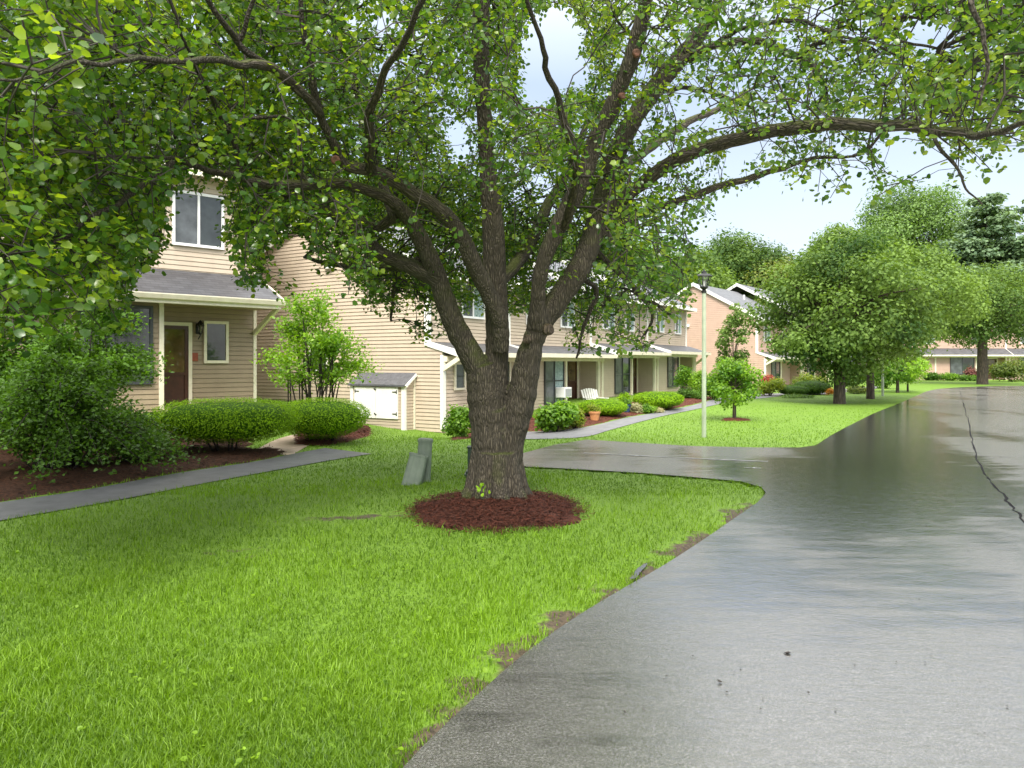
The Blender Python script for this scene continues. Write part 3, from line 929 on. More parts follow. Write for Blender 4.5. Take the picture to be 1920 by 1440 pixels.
def row_house(label, name, O, d, units, siding_c, upper_c, depth=8.0, ridge_p=-4.7, pitch=0.48, zb=-0.7, gable=True, lap=0.105,
              mate=None, ac=None, detail=True, tend_overhang=0.5):
    """terrace of two-storey units stepping up the slope"""
    A = (Vector((O[0], O[1], 0)), d)
    h = empty(name, Vector((O[0], O[1], 0)), label, 'house')
    rm = shingle_mat(name + '_roof', (0.17, 0.175, 0.19), (0.125, 0.13, 0.145), d)
    pm = shingle_mat(name + '_porch', (0.125, 0.128, 0.14), (0.085, 0.088, 0.098), d)
    e0 = units[0]
    zr = lambda p, e: e + pitch * (-0.3 - p)
    zpk = zr(ridge_p, e0['eave'])

    def pmax(z):
        if z < e0['ptop'] - 0.1: return 0.0
        if z <= zr(-0.5, e0['eave']): return -0.5
        return max(ridge_p, -0.3 - (z - e0['eave']) / pitch)

    def pmin(z):
        zz = zpk - pitch * (depth + ridge_p)
        if z <= zz: return -depth
        return min(ridge_p, ridge_p - (zpk - z) / pitch)
    if gable:
        MB(*A).siding(0, zb, zpk, lap, pmin, pmax, axis='p', sgn=-1, at=0.0, lip=0.016).build('gable_wall', M[siding_c], h)
        MB(*A).box(-0.035, 0.11, -0.06, 0.03, zb + 0.5, e0['peave'] - 0.04).build('corner_board', M['white'], h)
        MB(*A).box(-0.035, 0.11, -0.60, -0.47, e0['ptop'] - 0.1, e0['eave'] + 0.05).build('corner_board', M['white'], h)
    for i, u in enumerate(units):
        t0, t1, L = u['t0'], u['t1'], u['t1'] - u['t0']
        pt, pe, ev = u['ptop'], u['peave'], u['eave']
        fwid = u.get('front', 3.1)
        last = i == len(units) - 1
        # lower storey
        MB(*A).siding(0.0, zb, pe + 0.12, lap, t0 + 0.02, t0 + fwid, lip=0.012).build('front_wall', M[siding_c], h)
        if u.get('recess', True):
            rt = t1 - 0.32
            MB(*A).siding(-0.77, zb, pe + 0.25, lap, t0 + fwid, rt, lip=0.012).build('entry_wall', M[siding_c], h)
            MB(*A).siding(0, zb, pe + 0.2, lap, -0.77, 0.0, axis='p', sgn=-1, at=rt, lip=0.012).build('return_wall', M[siding_c], h)
            MB(*A).box(t0 + fwid - 0.03, t0 + fwid - 0.005, -0.76, -0.02, zb, pe + 0.2).build('inner_wall', M[siding_c], h)
            MB(*A).box(t0 + fwid - 0.02, t0 + fwid + 0.09, -0.07, 0.035, zb + 0.3, pe - 0.02).build('corner_post', M['trim'], h)
            MB(*A).siding(0.0, zb, pe + 0.12, lap, rt, t1 - 0.02, lip=0.012).build('party_wall', M[siding_c], h)
            MB(*A).box(rt - 0.035, rt + 0.09, -0.07, 0.035, zb + 0.3, pe - 0.02).build('corner_post', M['trim'], h)
            if detail:
                window(h, A, t0 + fwid + 0.75, t0 + fwid + 1.2, pe - 1.0, pe - 0.25, -0.755, fw=0.06)
                front_door(h, A, rt - 1.25, rt - 0.37, u['zf'], u['zf'] + 1.85, -0.755)
        if i > 0:
            MB(*A).box(t0 - 0.02, t0 + 0.12, -0.07, 0.04, zb + 0.3, pe - 0.02).build('corner_board', M['trim'], h)
        for wn in u.get('win', []):
            window(h, A, t0 + wn[0], t0 + wn[1], pe - wn[2], pe - wn[3], 0.012, lites=wn[4], frame=M['trim'] if len(wn) < 6 else M[wn[5]], fw=0.06,
                   glass=['screen', 'curtain'] if len(wn) > 6 else ['screen', 'glass'], rail=True)
        # porch roof
        MB(*A).prism([(-0.5, pt), (0.62, pe + 0.02), (0.62, pe - 0.06), (-0.5, pt - 0.09)], t0, t1 + (tend_overhang if last else 0.0)).build('porch_roof', pm, h)
        MB(*A).box(t0, t1 + (tend_overhang if last else 0), 0.622, 0.70, pe - 0.10, pe + 0.03).build('gutter', M['trim'], h)
        MB(*A).box(t0 + 0.05, t1 + (tend_overhang if last else -0.02), -0.74, 0.60, pe - 0.075, pe - 0.062).build('soffit', M['soffit'], h)
        MB(*A).box(t0 + 0.02, t1, 0.0, 0.13, pe - 0.22, pe - 0.077).build('porch_beam', M['trim'], h)
        MB(*A).prism([(-0.5, pt + 0.03), (0.66, pe + 0.05), (0.66, pe - 0.13), (-0.5, pt - 0.12)], t0 - 0.045, t0 - 0.003).build('rake_board', M['white'], h)
        # upper storey
        MB(*A).siding(-0.5, pt - 0.1, ev + 0.12, lap, t0 + 0.02, t1, lip=0.012).build('upper_wall', M[upper_c], h)
        if i > 0:
            MB(*A).box(t0 - 0.02, t0 + 0.11, -0.57, -0.46, pt - 0.1, ev).build('corner_board', M['white'], h)
        for wn in u.get('up', []):
            window(h, A, t0 + wn[0], t0 + wn[1], pt + wn[2], pt + wn[3], -0.488, lites=2, frame=M['vinyl'], fw=0.06, glass=['screen', 'curtain'])
        pk = zr(ridge_p, ev) + 0.1
        re = pk - pitch * (depth + ridge_p + 0.35)
        te = t1 + (0.25 if last else 0.0)
        ts = t0 - (0.12 if i == 0 else 0.05)
        MB(*A).prism([(-0.05, ev + 0.0), (ridge_p, pk), (-depth - 0.35, re), (-depth - 0.35, re - 0.09), (ridge_p, pk - 0.09), (-0.05, ev - 0.09)], ts, te).build('roof', rm, h)
        MB(*A).box(ts, te, -0.045, 0.03, ev - 0.17, ev + 0.01).build('gutter', M['white'], h)
        MB(*A).box(ts + 0.05, te, -0.48, -0.05, ev - 0.15, ev - 0.135).build('soffit', M['soffit'], h)
        MB(*A).prism([(-0.02, ev + 0.03), (ridge_p, pk + 0.03), (-depth - 0.37, re + 0.03), (-depth - 0.37, re - 0.2), (ridge_p, pk - 0.2), (-0.02, ev - 0.2)], ts - 0.05, ts - 0.004).build('rake_board', M['white'], h)
        if last:
            MB(*A).box(t1 - 0.02, t1 - 0.005, -depth, -0.52, zb, ev + 0.1).build('end_wall', M[siding_c], h)
            MB(*A).box(t1 - 0.02, t1 - 0.005, -0.52, -0.02, zb, pe).build('end_wall', M[siding_c], h)
            bracket(h, A, t1 + 0.3, -0.1, 0.58, pe - 0.6, pe - 0.1)
            MB(*A).box(t1 - 0.1, t1 + 0.03, -0.57, -0.46, pt - 0.1, ev).build('corner_board', M['white'], h)
            MB(*A).box(t1 - 0.1, t1 + 0.03, -0.07, 0.04, zb + 0.3, pe).build('corner_board', M['trim'], h)
    bracket(h, A, units[0]['t0'] + 0.02, 0.02, 0.60, units[0]['peave'] - 0.42, units[0]['peave'] - 0.10)
    HOUSE_FOOT.append(foot(A[0], d, 0, units[-1]['t1'], -depth, 0))
    return h, A


OR = (-1.87, 20.15); DR = (0.5145, 0.8575)
unitsR = [
    dict(t0=0.0, t1=4.2, front=4.18, recess=False, zf=-0.2, ptop=2.17, peave=1.85, eave=4.08, win=[(0.55, 0.95, 0.95, 0.30, 1), (2.2, 3.4, 1.6, 0.2, 2)], up=[(1.6, 2.7, 0.8, 1.7)]),
    dict(t0=4.2, t1=10.4, zf=0.05, ptop=2.19, peave=1.87, eave=4.10, win=[(1.55, 2.85, 1.62, 0.16, 2, 'darktrim', 1)], up=[(1.2, 2.3, 0.75, 1.65), (3.7, 4.7, 0.75, 1.65)]),
    dict(t0=10.4, t1=16.6, zf=0.12, ptop=2.38, peave=2.02, eave=4.28, win=[(1.3, 2.75, 1.62, 0.16, 2, 'darktrim')], up=[(1.2, 2.3, 0.65, 1.55), (3.6, 4.5, 0.65, 1.55)]),
    dict(t0=16.6, t1=22.4, zf=0.2, ptop=2.47, peave=2.10, eave=4.46, front=3.1, win=[(1.45, 2.9, 1.62, 0.16, 2, 'darktrim')], up=[(1.2, 2.2, 0.65, 1.55), (4.0, 4.8, 0.65, 1.55)]),
]
hr, AR = row_house('long tan clapboard terrace behind the big tree, its gable end showing a low shed', 'townhouse', OR, DR, unitsR, 'tan', 'tan')
gmb = MB(*AR)
f = window(hr, AR, -4.9, -4.3, 1.42, 2.16, 0, lites=1, axis='p', frame=M['white'], sgn=-1, at=-0.005, label='small white framed window in the gable end')
MB(*AR).lathe([(0.02, 4.38), (0.2, 4.40), (0.2, 4.56), (0.02, 4.58)], (-0.06, -4.13), 10, rx=0.4, ry=1).build('gable_vent', M['vinyl'], hr)
MB(*AR).box(-0.03, -0.001, -8.0, -0.05, -0.62, -0.42).build('foundation', M['walk'], hr)

# low bin shed against the gable end
sh = empty('shed', gmb.w(-0.25, -1.9, -0.35), 'low lean-to bin shed with white double doors against the tan gable end', 'shed')
s0, s1, e = -2.86, -0.95, 0.46
B = AR
m = MB(*B); m.siding(0, -0.45, 0.98, 0.085, s0, s1, axis='p', sgn=-1, at=-e, lip=0.012); m.build('front_wall', M['tan'], sh)
m = MB(*B)
for zz in np.arange(-0.45, 1.22, 0.085):
    pass
m.siding(s1, -0.45, 1.0, 0.085, -e, -0.02, axis='t', lip=0.01); m.build('side_wall', M['tan'], sh)
m = MB(*B); m.siding(s0, -0.45, 1.0, 0.085, -e, -0.02, axis='t', sgn=-1, lip=0.01); m.build('side_wall', M['tan'], sh)
for pp in (s1 + 0.012, s0 - 0.012):
    m = MB(*B); m.hexa([(-e, pp - 0.01, 0.97), (-0.02, pp - 0.01, 0.97), (-0.02, pp + 0.01, 0.97), (-e, pp + 0.01, 0.97),
                        (-e, pp - 0.01, 0.99), (-0.02, pp - 0.01, 1.26), (-0.02, pp + 0.01, 1.26), (-e, pp + 0.01, 0.99)]); m.build('side_gable', M['tan'], sh)
m = MB(*B); m.hexa([(-e - 0.1, s0 - 0.06, 0.95), (-0.02, s0 - 0.06, 1.27), (-0.02, s1 + 0.07, 1.27), (-e - 0.1, s1 + 0.07, 0.95),
                    (-e - 0.1, s0 - 0.06, 1.0), (-0.02, s0 - 0.06, 1.32), (-0.02, s1 + 0.07, 1.32), (-e - 0.1, s1 + 0.07, 1.0)])
m.build('roof', paint('shed_shingles', (0.12, 0.122, 0.135), (0.07, 0.072, 0.08), 9, 0.5, 0.8, 0.01), sh)
MB(*B).box(-e - 0.03, -e + 0.06, s1 - 0.08, s1 + 0.03, -0.47, 0.96).build('corner_board', M['white'], sh)
MB(*B).box(-e - 0.03, -e + 0.06, s0 - 0.03, s0 + 0.08, -0.47, 0.96).build('corner_board', M['white'], sh)
MB(*B).box(-0.07, -0.02, s1 - 0.0, s1 + 0.04, -0.47, 1.22).build('corner_board', M['trim'], sh)
MB(*B).bar((-e - 0.04, s1 + 0.085, 0.95), (-0.03, s1 + 0.085, 1.27), 0.03, 0.07).build('rake_board', M['white'], sh)
mid = (s0 + s1) / 2 - 0.02
for a, b in ((mid + 0.006, s1 - 0.20), (s0 + 0.14, mid - 0.006)):
    do = MB(*B).box(-e - 0.045, -e - 0.005, a, b, 0.06, 0.93).build('door', M['white'], sh, bevel=0.004)
    hx = b - 0.02 if b > mid + 0.1 else a + 0.02
    sg = -1 if b > mid + 0.1 else 1
    for zz in (0.2, 0.80):
        MB(*B).box(-e - 0.052, -e - 0.045, min(hx, hx + 0.03 * sg), max(hx, hx + 0.03 * sg), zz - 0.05, zz + 0.05).bar((-e - 0.05, hx, zz), (-e - 0.05, hx + 0.16 * sg, zz), 0.012, 0.025).build('hinge', M['black'], do)
    if b > mid + 0.1:
        MB(*B).bar((-e - 0.055, mid - 0.06, 0.88), (-e - 0.055, mid + 0.02, 0.85), 0.014, 0.03).build('latch', M['black'], do)
        MB(*B).bar((-e - 0.055, mid - 0.05, 0.2), (-e - 0.055, mid + 0.03, 0.15), 0.014, 0.03).build('latch', M['black'], do)

# window air conditioner in the second unit
ac_t = 4.2 + 2.5
acz = 0.42
ac = empty('air_conditioner', gmb.w(ac_t, 0.15, acz), 'white box air conditioner sticking out of a dark window beside the tree trunk', 'air conditioner')
MB(*AR).box(ac_t - 0.27, ac_t + 0.27, 0.06, 0.42, acz - 0.02, acz + 0.33).build('housing', M['vinyl'], ac, bevel=0.015)
MB(*AR).box(ac_t - 0.22, ac_t + 0.22, 0.421, 0.43, acz + 0.03, acz + 0.28).build('grille', M['acgrille'], ac)

# the rose house further along
OP = (16.1, 47.5); DP = (0.605, 0.796)
unitsP = [dict(t0=0.0, t1=8.0, zf=0.1, ptop=2.3, peave=1.9, eave=4.35, win=[(1.2, 2.8, 1.6, 0.2, 2, 'darktrim')], up=[(1.2, 2.3, 0.75, 1.65), (5, 6, 0.75, 1.65)]),
          dict(t0=8.0, t1=15.0, zf=0.2, ptop=2.6, peave=2.2, eave=5.0, win=[(1.2, 2.8, 1.6, 0.2, 2, 'darktrim')], up=[(1.2, 2.3, 0.75, 1.65)])]
hp, AP = row_house('rose pink gabled house beyond the tan terrace, partly behind the lamp post', 'townhouse', OP, DP, unitsP, 'pink', 'pink', depth=8.6, ridge_p=-4.8, pitch=0.56, zb=-0.2, lap=0.125, detail=False)
window(hp, AP, -7.35, -6.3, 1.9, 3.55, 0, lites=1, axis='p', frame=M['white'], sgn=-1, at=-0.005, fw=0.22, glass=['curtain'], label='white framed window in the rose gable')
MB(*AP).lathe([(0.02, 4.0), (0.1, 4.02), (0.1, 4.2), (0.02, 4.22)], (-0.06, -5.2), 8).build('gable_vent', M['vinyl'], hp)
MB(*AP).lathe([(0.07, 5.9), (0.07, 6.5)], (5.6, -3.4), 8).build('vent_pipe', M['vinyl'], hp)

# the far house closing the turning circle
OF = (36.6, 70.0); DF = (1.0, 0.03)
unitsF = [dict(t0=0.0, t1=10.2, front=7.0, zf=0.1, ptop=2.95, peave=2.3, eave=5.0, win=[(4.6, 6.8, 1.75, 0.25, 2, 'darktrim')], up=[(2, 3.3, 0.5, 1.6), (7, 8.3, 0.5, 1.6)]),
          dict(t0=10.2, t1=18.0, zf=0.1, ptop=2.95, peave=2.3, eave=5.0, win=[(1.0, 2.6, 1.75, 0.25, 2, 'darktrim')], up=[(1.5, 3, 0.5, 1.6)])]
hf, AF = row_house('low looking rose house at the far end behind the turning circle', 'townhouse', OF, DF, unitsF, 'pink', 'pink', depth=9, ridge_p=-4.8, pitch=0.42, zb=-0.2, lap=0.13, detail=True)
MB(*AF).box(3.05, 3.2, 0.0, 0.06, -0.1, 2.2).build('corner_board', M['trim'], hf)

# grass in two depths, one uncounted thing
gparts, tints = [], []
for args in ((420000, 2.1, 26.0, 0.062, 0.0048, 31), (130000, 9.0, 50.0, 0.036, 0.0055, 33)):
    v, t, c = blades(*args)
    gparts.append((v, t)); tints.append(c)
# clover and broad-leaved weeds among the blades
r_ = np.random.default_rng(61)
q = r_.uniform(1 / 12.0, 1 / 2.2, 9000); y = 1 / q; x = (r_.uniform(-60, 1500, 9000) - 960) / F * y
k = r_.uniform(0, 1, 9000) < np.clip(1.0 * vnoise(x, y, 3.0, 63) - 0.2, 0.02, 0.4)
for b_ in BLOCK: k &= ~inpoly(x, y, b_)
x, y = x[k], y[k]
rep_ = np.repeat(np.arange(len(x)), 3)
pz = np.stack([x[rep_], y[rep_], H(x[rep_], y[rep_]) + r_.uniform(0.03, 0.055, len(rep_))], 1) + r_.normal(0, 0.006, (len(rep_), 3))
v, t, c = leaf_cloud(pz, np.array([0, 0, 1.0]) + r_.normal(0, 0.3, (len(rep_), 3)), r_.uniform(0.014, 0.032, len(rep_)), 'leaf', np.clip(r_.normal(0.55, 0.2, len(rep_)), 0, 1), r_)
gparts.append((v, t)); tints.append(c)
V_, T_ = join(gparts)
ob = link('grass', np_mesh('grass', V_, T_, {'tint': np.concatenate(tints)}), M['grass'])
tag(ob, 'bright wet green mown lawn on both sides of the parking bay', 'grass', kind='stuff')

# ------------------------------------------------------------------ leaves and trees
def tube(path, radii, seg=6, cap=True):
    """tapered tube through points"""
    path = np.asarray(path, float); n = len(path)
    tg = np.gradient(path, axis=0)
    tg /= np.linalg.norm(tg, axis=1, keepdims=True) + 1e-9
    ref = np.array([0.31, 0.17, 0.93]) if abs(tg[0][2]) < 0.9 else np.array([1.0, 0.1, 0])
    V = []
    for i in range(n):
        s = np.cross(tg[i], ref); s /= np.linalg.norm(s) + 1e-9
        u = np.cross(s, tg[i]); ref = u
        for k in range(seg):
            a = 2 * math.pi * k / seg
            V.append(path[i] + radii[i] * (math.cos(a) * s + math.sin(a) * u))
    T = []
    for i in range(n - 1):
        for k in range(seg):
            a = i * seg + k; b = i * seg + (k + 1) % seg
            T += [(a, b, b + seg), (a, b + seg, a + seg)]
    if cap:
        for base, fl in ((0, True), ((n - 1) * seg, False)):
            for k in range(1, seg - 1):
                T.append((base, base + k + 1, base + k) if fl else (base, base + k, base + k + 1))
    return np.array(V), np.array(T)


def remesh(name, V, T, voxel):
    me = np_mesh(name, V, T)
    ob = bpy.data.objects.new('tmp', me); COL.objects.link(ob)
    md = ob.modifiers.new('r', 'REMESH'); md.mode = 'VOXEL'; md.voxel_size = voxel; md.use_smooth_shade = True
    dg = bpy.context.evaluated_depsgraph_get(); dg.update()
    out = bpy.data.meshes.new_from_object(ob.evaluated_get(dg))
    bpy.data.objects.remove(ob); out.name = name
    return out


# ---- the big pear tree: limbs read off the photograph, each with its own distance
def limb(pts, per=7):
    a = []
    for u, v, w, Y in pts:
        p = P(u, v, Y); a.append((p.x, p.y, p.z, w / 2 * Y / F))
    c = np.array(catmull(a, per))
    c[:, 3] = np.maximum(c[:, 3], 0.004)
    # limbs of old pears are crooked: kinks that grow as the limb gets thinner
    amp = np.clip(0.045 - c[:, 3] * 0.35, 0.0, 0.04)
    sd = pts[0][0] * 0.37 + pts[-1][1] * 0.11
    for i in range(len(c)):
        q = Vector((c[i, 0] * 2.6, c[i, 1] * 2.6 + sd, c[i, 2] * 2.6))
        w_ = mnoise.noise_vector(q) + 0.5 * mnoise.noise_vector(q * 2.7)
        c[i, :3] += np.array(w_) * amp[i]
    c[:, 3] *= 1 + 0.10 * np.array([mnoise.noise(Vector((sd, i * 0.55, 0))) for i in range(len(c))])
    return c


LIMBS = dict(
    t1=[(928, 962, 122, 8.6), (928, 938, 104, 8.6), (926, 905, 86, 8.6), (924, 860, 80, 8.6), (920, 810, 78, 8.6), (914, 760, 76, 8.6), (908, 715, 70, 8.6), (900, 685, 60, 8.58)],
    t2=[(946, 958, 90, 8.62), (948, 900, 70, 8.62), (954, 840, 64, 8.6), (968, 780, 62, 8.6), (981, 725, 60, 8.6), (989, 680, 56, 8.6), (1000, 640, 46, 8.6), (1012, 606, 52, 8.6)],
    A=[(910, 715, 56, 8.58), (884, 668, 56, 8.55), (852, 608, 51, 8.5), (832, 555, 46, 8.45), (814, 500, 42, 8.4), (784, 442, 40, 8.3), (757, 400, 34, 8.15), (725, 372, 28, 8.0), (675, 352, 25, 7.8), (627, 344, 24, 7.6), (560, 346, 23, 7.3), (500, 346, 22, 7.0), (455, 338, 20, 6.8), (410, 326, 16, 6.6), (365, 311, 13, 6.3), (320, 299, 10, 6.0), (250, 300, 7, 5.6), (180, 330, 5, 5.2)],
    A2=[(818, 525, 36, 8.42), (770, 500, 36, 8.5), (725, 482, 32, 8.55), (693, 456, 30, 8.6), (668, 430, 27, 8.6), (630, 405, 25, 8.6), (583, 383, 23, 8.5), (540, 362, 20, 8.4), (500, 348, 16, 8.3), (440, 300, 13, 8.0), (380, 270, 11, 7.8), (300, 250, 9, 7.5), (200, 225, 7, 7.0), (100, 215, 5, 6.6)],
    A3=[(745, 405, 24, 8.2), (700, 425, 22, 8.5), (655, 395, 19, 8.8), (610, 365, 17, 9.1), (570, 330, 14, 9.4), (510, 270, 11, 9.8), (430, 200, 8, 10.2)],
    B=[(940, 660, 36, 8.5), (938, 605, 38, 8.42), (915, 550, 38, 8.3), (890, 498, 38, 8.15), (865, 444, 36, 8.0), (824, 393, 33, 7.8), (765, 354, 31, 7.6), (705, 325, 29, 7.4), (648, 309, 25, 7.2), (620, 260, 20, 7.0), (594, 203, 18, 6.8), (582, 135, 16, 6.6), (570, 60, 13, 6.4), (560, -40, 10, 6.2), (545, -150, 7, 6.0)],
    B2=[(600, 215, 17, 6.8), (566, 170, 18, 6.5), (525, 137, 19, 6.2), (474, 118, 17, 5.9), (400, 116, 14, 5.5), (300, 114, 12, 5.0), (211, 113, 10, 4.6), (110, 128, 8, 4.1), (0, 150, 6, 3.6), (-120, 150, 5, 3.2)],
    B3=[(510, 132, 14, 6.1), (448, 80, 13, 5.9), (419, 42, 12, 5.7), (394, 0, 10, 5.5), (375, -70, 8, 5.2), (350, -160, 6, 5.0)],
    B4=[(450, 82, 10, 5.9), (466, 40, 9, 5.8), (474, -10, 8, 5.7), (490, -90, 6, 5.5)],
    B5=[(452, 336, 12, 6.8), (444, 290, 11, 6.7), (423, 234, 12, 6.5), (400, 190, 10, 6.3), (379, 146, 8, 6.1), (352, 95, 6, 5.8), (330, 40, 5, 5.6)],
    B6=[(424, 234, 8, 6.5), (470, 222, 8, 6.4), (530, 214, 6, 6.3)],
    C=[(924, 735, 62, 8.62), (930, 690, 50, 8.65), (933, 640, 48, 8.65), (932, 580, 48, 8.65), (928, 510, 48, 8.65), (926, 445, 46, 8.6), (920, 372, 40, 8.5), (912, 300, 33, 8.4), (908, 220, 32, 8.3), (904, 140, 34, 8.2), (902, 60, 36, 8.1), (903, -20, 34, 8.0), (905, -130, 26, 7.9), (915, -260, 16, 7.8), (925, -380, 8, 7.8)],
    D1=[(1008, 615, 50, 8.58), (1008, 560, 34, 8.5), (1014, 505, 33, 8.42), (1030, 460, 36, 8.4), (1058, 405, 38, 8.38), (1090, 340, 40, 8.3), (1120, 255, 38, 8.2), (1155, 180, 36, 8.1), (1182, 115, 35, 8.0), (1200, 50, 34, 7.9), (1214, -15, 30, 7.8), (1230, -120, 22, 7.6), (1240, -240, 12, 7.5)],
    D2=[(1014, 606, 50, 8.64), (1050, 556, 52, 8.7), (1088, 500, 53, 8.75), (1112, 440, 48, 8.8), (1130, 370, 44, 8.85), (1155, 290, 42, 8.9), (1190, 220, 42, 8.95), (1232, 160, 42, 9.0), (1272, 112, 40, 9.0), (1308, 68, 34, 9.0), (1340, 20, 26, 9.0), (1380, -60, 18, 9.0), (1430, -160, 10, 9.0)],
    D3=[(1125, 410, 34, 8.8), (1162, 378, 30, 8.7), (1205, 342, 30, 8.55), (1260, 306, 30, 8.3), (1330, 274, 30, 7.9), (1430, 250, 29, 7.2), (1520, 236, 28, 6.6), (1620, 234, 26, 6.0), (1720, 241, 23, 5.4), (1800, 254, 20, 4.95), (1830, 258, 17, 4.75), (1870, 243, 15, 4.55), (1930, 226, 12, 4.3), (2050, 205, 9, 3.9)],
    D4=[(1130, 440, 22, 8.85), (1180, 414, 16, 8.8), (1230, 393, 14, 8.75), (1290, 371, 14, 8.65), (1380, 340, 13, 8.5), (1450, 318, 11, 8.35), (1520, 300, 8, 8.2), (1600, 290, 5, 8.0)],
    D5=[(1150, 400, 12, 8.75), (1230, 330, 11, 8.9), (1310, 285, 9, 9.0), (1400, 262, 6, 9.1)],
    E1=[(1262, 128, 16, 8.98), (1310, 95, 15, 8.8), (1360, 82, 15, 8.6), (1420, 78, 15, 8.4), (1475, 100, 14, 8.1), (1530, 124, 12, 7.8), (1546, 172, 7, 7.6), (1548, 215, 4, 7.5)],
    E2=[(1500, 104, 10, 7.95), (1550, 80, 9, 7.7), (1655, 74, 6, 7.2), (1760, 90, 5, 6.8)],
    E3=[(1290, 118, 10, 9.0), (1380, 60, 9, 8.6), (1480, 40, 8, 8.0), (1590, 70, 6, 7.4), (1700, 110, 4, 6.9)],
    E4=[(1225, 172, 10, 9.0), (1300, 165, 8, 9.2), (1370, 185, 6, 9.4), (1440, 220, 4, 9.5)],
    R1=[(2120, -160, 16, 4.2), (1960, -120, 15, 4.3), (1870, -60, 13, 4.4), (1815, 0, 11, 4.4), (1838, 60, 9, 4.4), (1848, 120, 7, 4.4), (1842, 190, 4, 4.4)],
    R2=[(1230, -100, 18, 7.6), (1400, -170, 20, 7.0), (1600, -200, 19, 6.2), (1800, -190, 18, 5.2), (1990, -150, 16, 4.4), (2120, -160, 13, 4.2)],
    T1=[(1751, 247, 8, 5.2), (1768, 280, 7, 5.1), (1800, 322, 5, 5.0), (1850, 384, 3, 4.9)],
    T2=[(1090, 520, 11, 8.8), (1115, 550, 10, 9.0), (1098, 600, 8, 9.1), (1088, 640, 6, 9.15), (1080, 672, 4, 9.2)],
    T3=[(1112, 462, 12, 8.85), (1150, 500, 10, 9.1), (1190, 545, 9, 9.3), (1222, 585, 7, 9.4), (1210, 625, 4, 9.45)],
    T4=[(1190, 545, 8, 9.3), (1230, 570, 7, 9.4), (1268, 600, 4, 9.5)],
    F1=[(936, 530, 26, 8.75), (985, 470, 24, 9.5), (1030, 380, 20, 10.4), (1080, 290, 14, 11.3), (1110, 190, 9, 12.0)],
    F2=[(925, 560, 30, 8.8), (880, 470, 26, 9.7), (800, 400, 22, 10.7), (700, 330, 17, 11.8), (600, 260, 10, 12.6)],
    F3=[(786, 492, 24, 8.5), (740, 500, 20, 9.3), (690, 505, 15, 10.0), (640, 498, 10, 10.6), (570, 482, 6, 11.2)],
    F4=[(745, 500, 10, 9.2), (738, 545, 8, 9.8), (736, 600, 5, 10.2)],
    F5=[(740, 410, 20, 8.2), (690, 260, 17, 8.8), (660, 140, 13, 9.4), (620, 30, 9, 9.8), (600, -100, 6, 10)],
    F6=[(1140, 340, 22, 8.9), (1200, 290, 18, 10.0), (1290, 230, 14, 11.0), (1400, 180, 9, 12.0)],
    N1=[(700, 326, 20, 7.4), (690, 240, 18, 6.6), (720, 140, 15, 5.8), (780, 40, 12, 5.0), (830, -80, 8, 4.4)],
    N2=[(1060, 425, 20, 8.3), (1080, 330, 17, 7.4), (1060, 230, 14, 6.5), (1020, 110, 11, 5.6), (980, -40, 7, 4.9)],
    N3=[(320, 300, 12, 6.0), (220, 380, 11, 5.7), (120, 440, 9, 5.3), (20, 480, 7, 5.0), (-100, 500, 5, 4.6)],
)
SLIM = dict(t1=0.94, t2=0.90, A=0.82, A2=0.84, A3=0.85, B=0.84, D1=0.86, D2=0.84, D3=0.9, C=0.92)
limbs = {k: limb([(a, b, c * SLIM.get(k, 1.0), d) for a, b, c, d in v]) for k, v in LIMBS.items()}
parts = []
small = []
for k, c in limbs.items():
    big = c[c[:, 3] > 0.034]
    if len(big) > 3:
        b = c[:len(big) + 4] if len(big) + 4 < len(c) else c
        parts.append(tube(b[:, :3], b[:, 3], 14))
    if (c[:, 3] <= 0.05).any():
        s0_ = max(0, int(np.argmax(c[:, 3] <= 0.05)) - 1)
        if len(c) - s0_ > 2: small.append(tube(c[s0_:, :3], c[s0_:, 3] * 0.98, 7))
# root flare
for a in np.linspace(0, 2 * math.pi, 9, endpoint=False):
    bx, by = P(930, 940, 8.62)[:2]
    q = [(bx + 0.16 * math.cos(a), by + 0.16 * math.sin(a), 0.55, 0.14), (bx + 0.26 * math.cos(a), by + 0.26 * math.sin(a), 0.2, 0.11),
         (bx + 0.36 * math.cos(a + 0.1), by + 0.36 * math.sin(a + 0.1), 0.02, 0.09), (bx + 0.5 * math.cos(a + 0.15), by + 0.5 * math.sin(a + 0.15), -0.1, 0.06)]
    q = np.array(catmull(q, 4)); parts.append(tube(q[:, :3], q[:, 3], 10))
V_, T_ = join(parts)
tm = remesh('trunk', V_, T_, 0.014)
# relief along the limbs: local bark coordinates carried from the nearest limb
sk = np.concatenate([c for c in limbs.values()])
axl = np.concatenate([np.gradient(c[:, :3], axis=0) for c in limbs.values()])
axl /= np.linalg.norm(axl, axis=1, keepdims=True) + 1e-9
ln = np.concatenate([np.concatenate([[0], np.cumsum(np.linalg.norm(np.diff(c[:, :3], axis=0), axis=1))]) for c in limbs.values()])
kd = kdtree.KDTree(len(sk))
for i, q in enumerate(sk): kd.insert(q[:3], i)
kd.balance()
nv = len(tm.vertices)
co = np.empty(nv * 3, np.float32); tm.vertices.foreach_get('co', co); co = co.reshape(-1, 3)
nm = np.empty(nv * 3, np.float32); tm.vertices.foreach_get('normal', nm); nm = nm.reshape(-1, 3)
near = np.array([kd.find(c)[1] for c in co])
rel = co - sk[near, :3]
along = (rel * axl[near]).sum(1)
perp = rel - along[:, None] * axl[near]
bc = np.stack([co[:, 0], co[:, 1], co[:, 2] * 0.16], 1)
steep = np.abs(axl[near][:, 2:3])
flat = np.stack([perp[:, 1] + perp[:, 0] * 0.3, perp[:, 2], (ln[near] + along) * 0.16], 1)
bc = np.where(steep > 0.55, bc, flat)
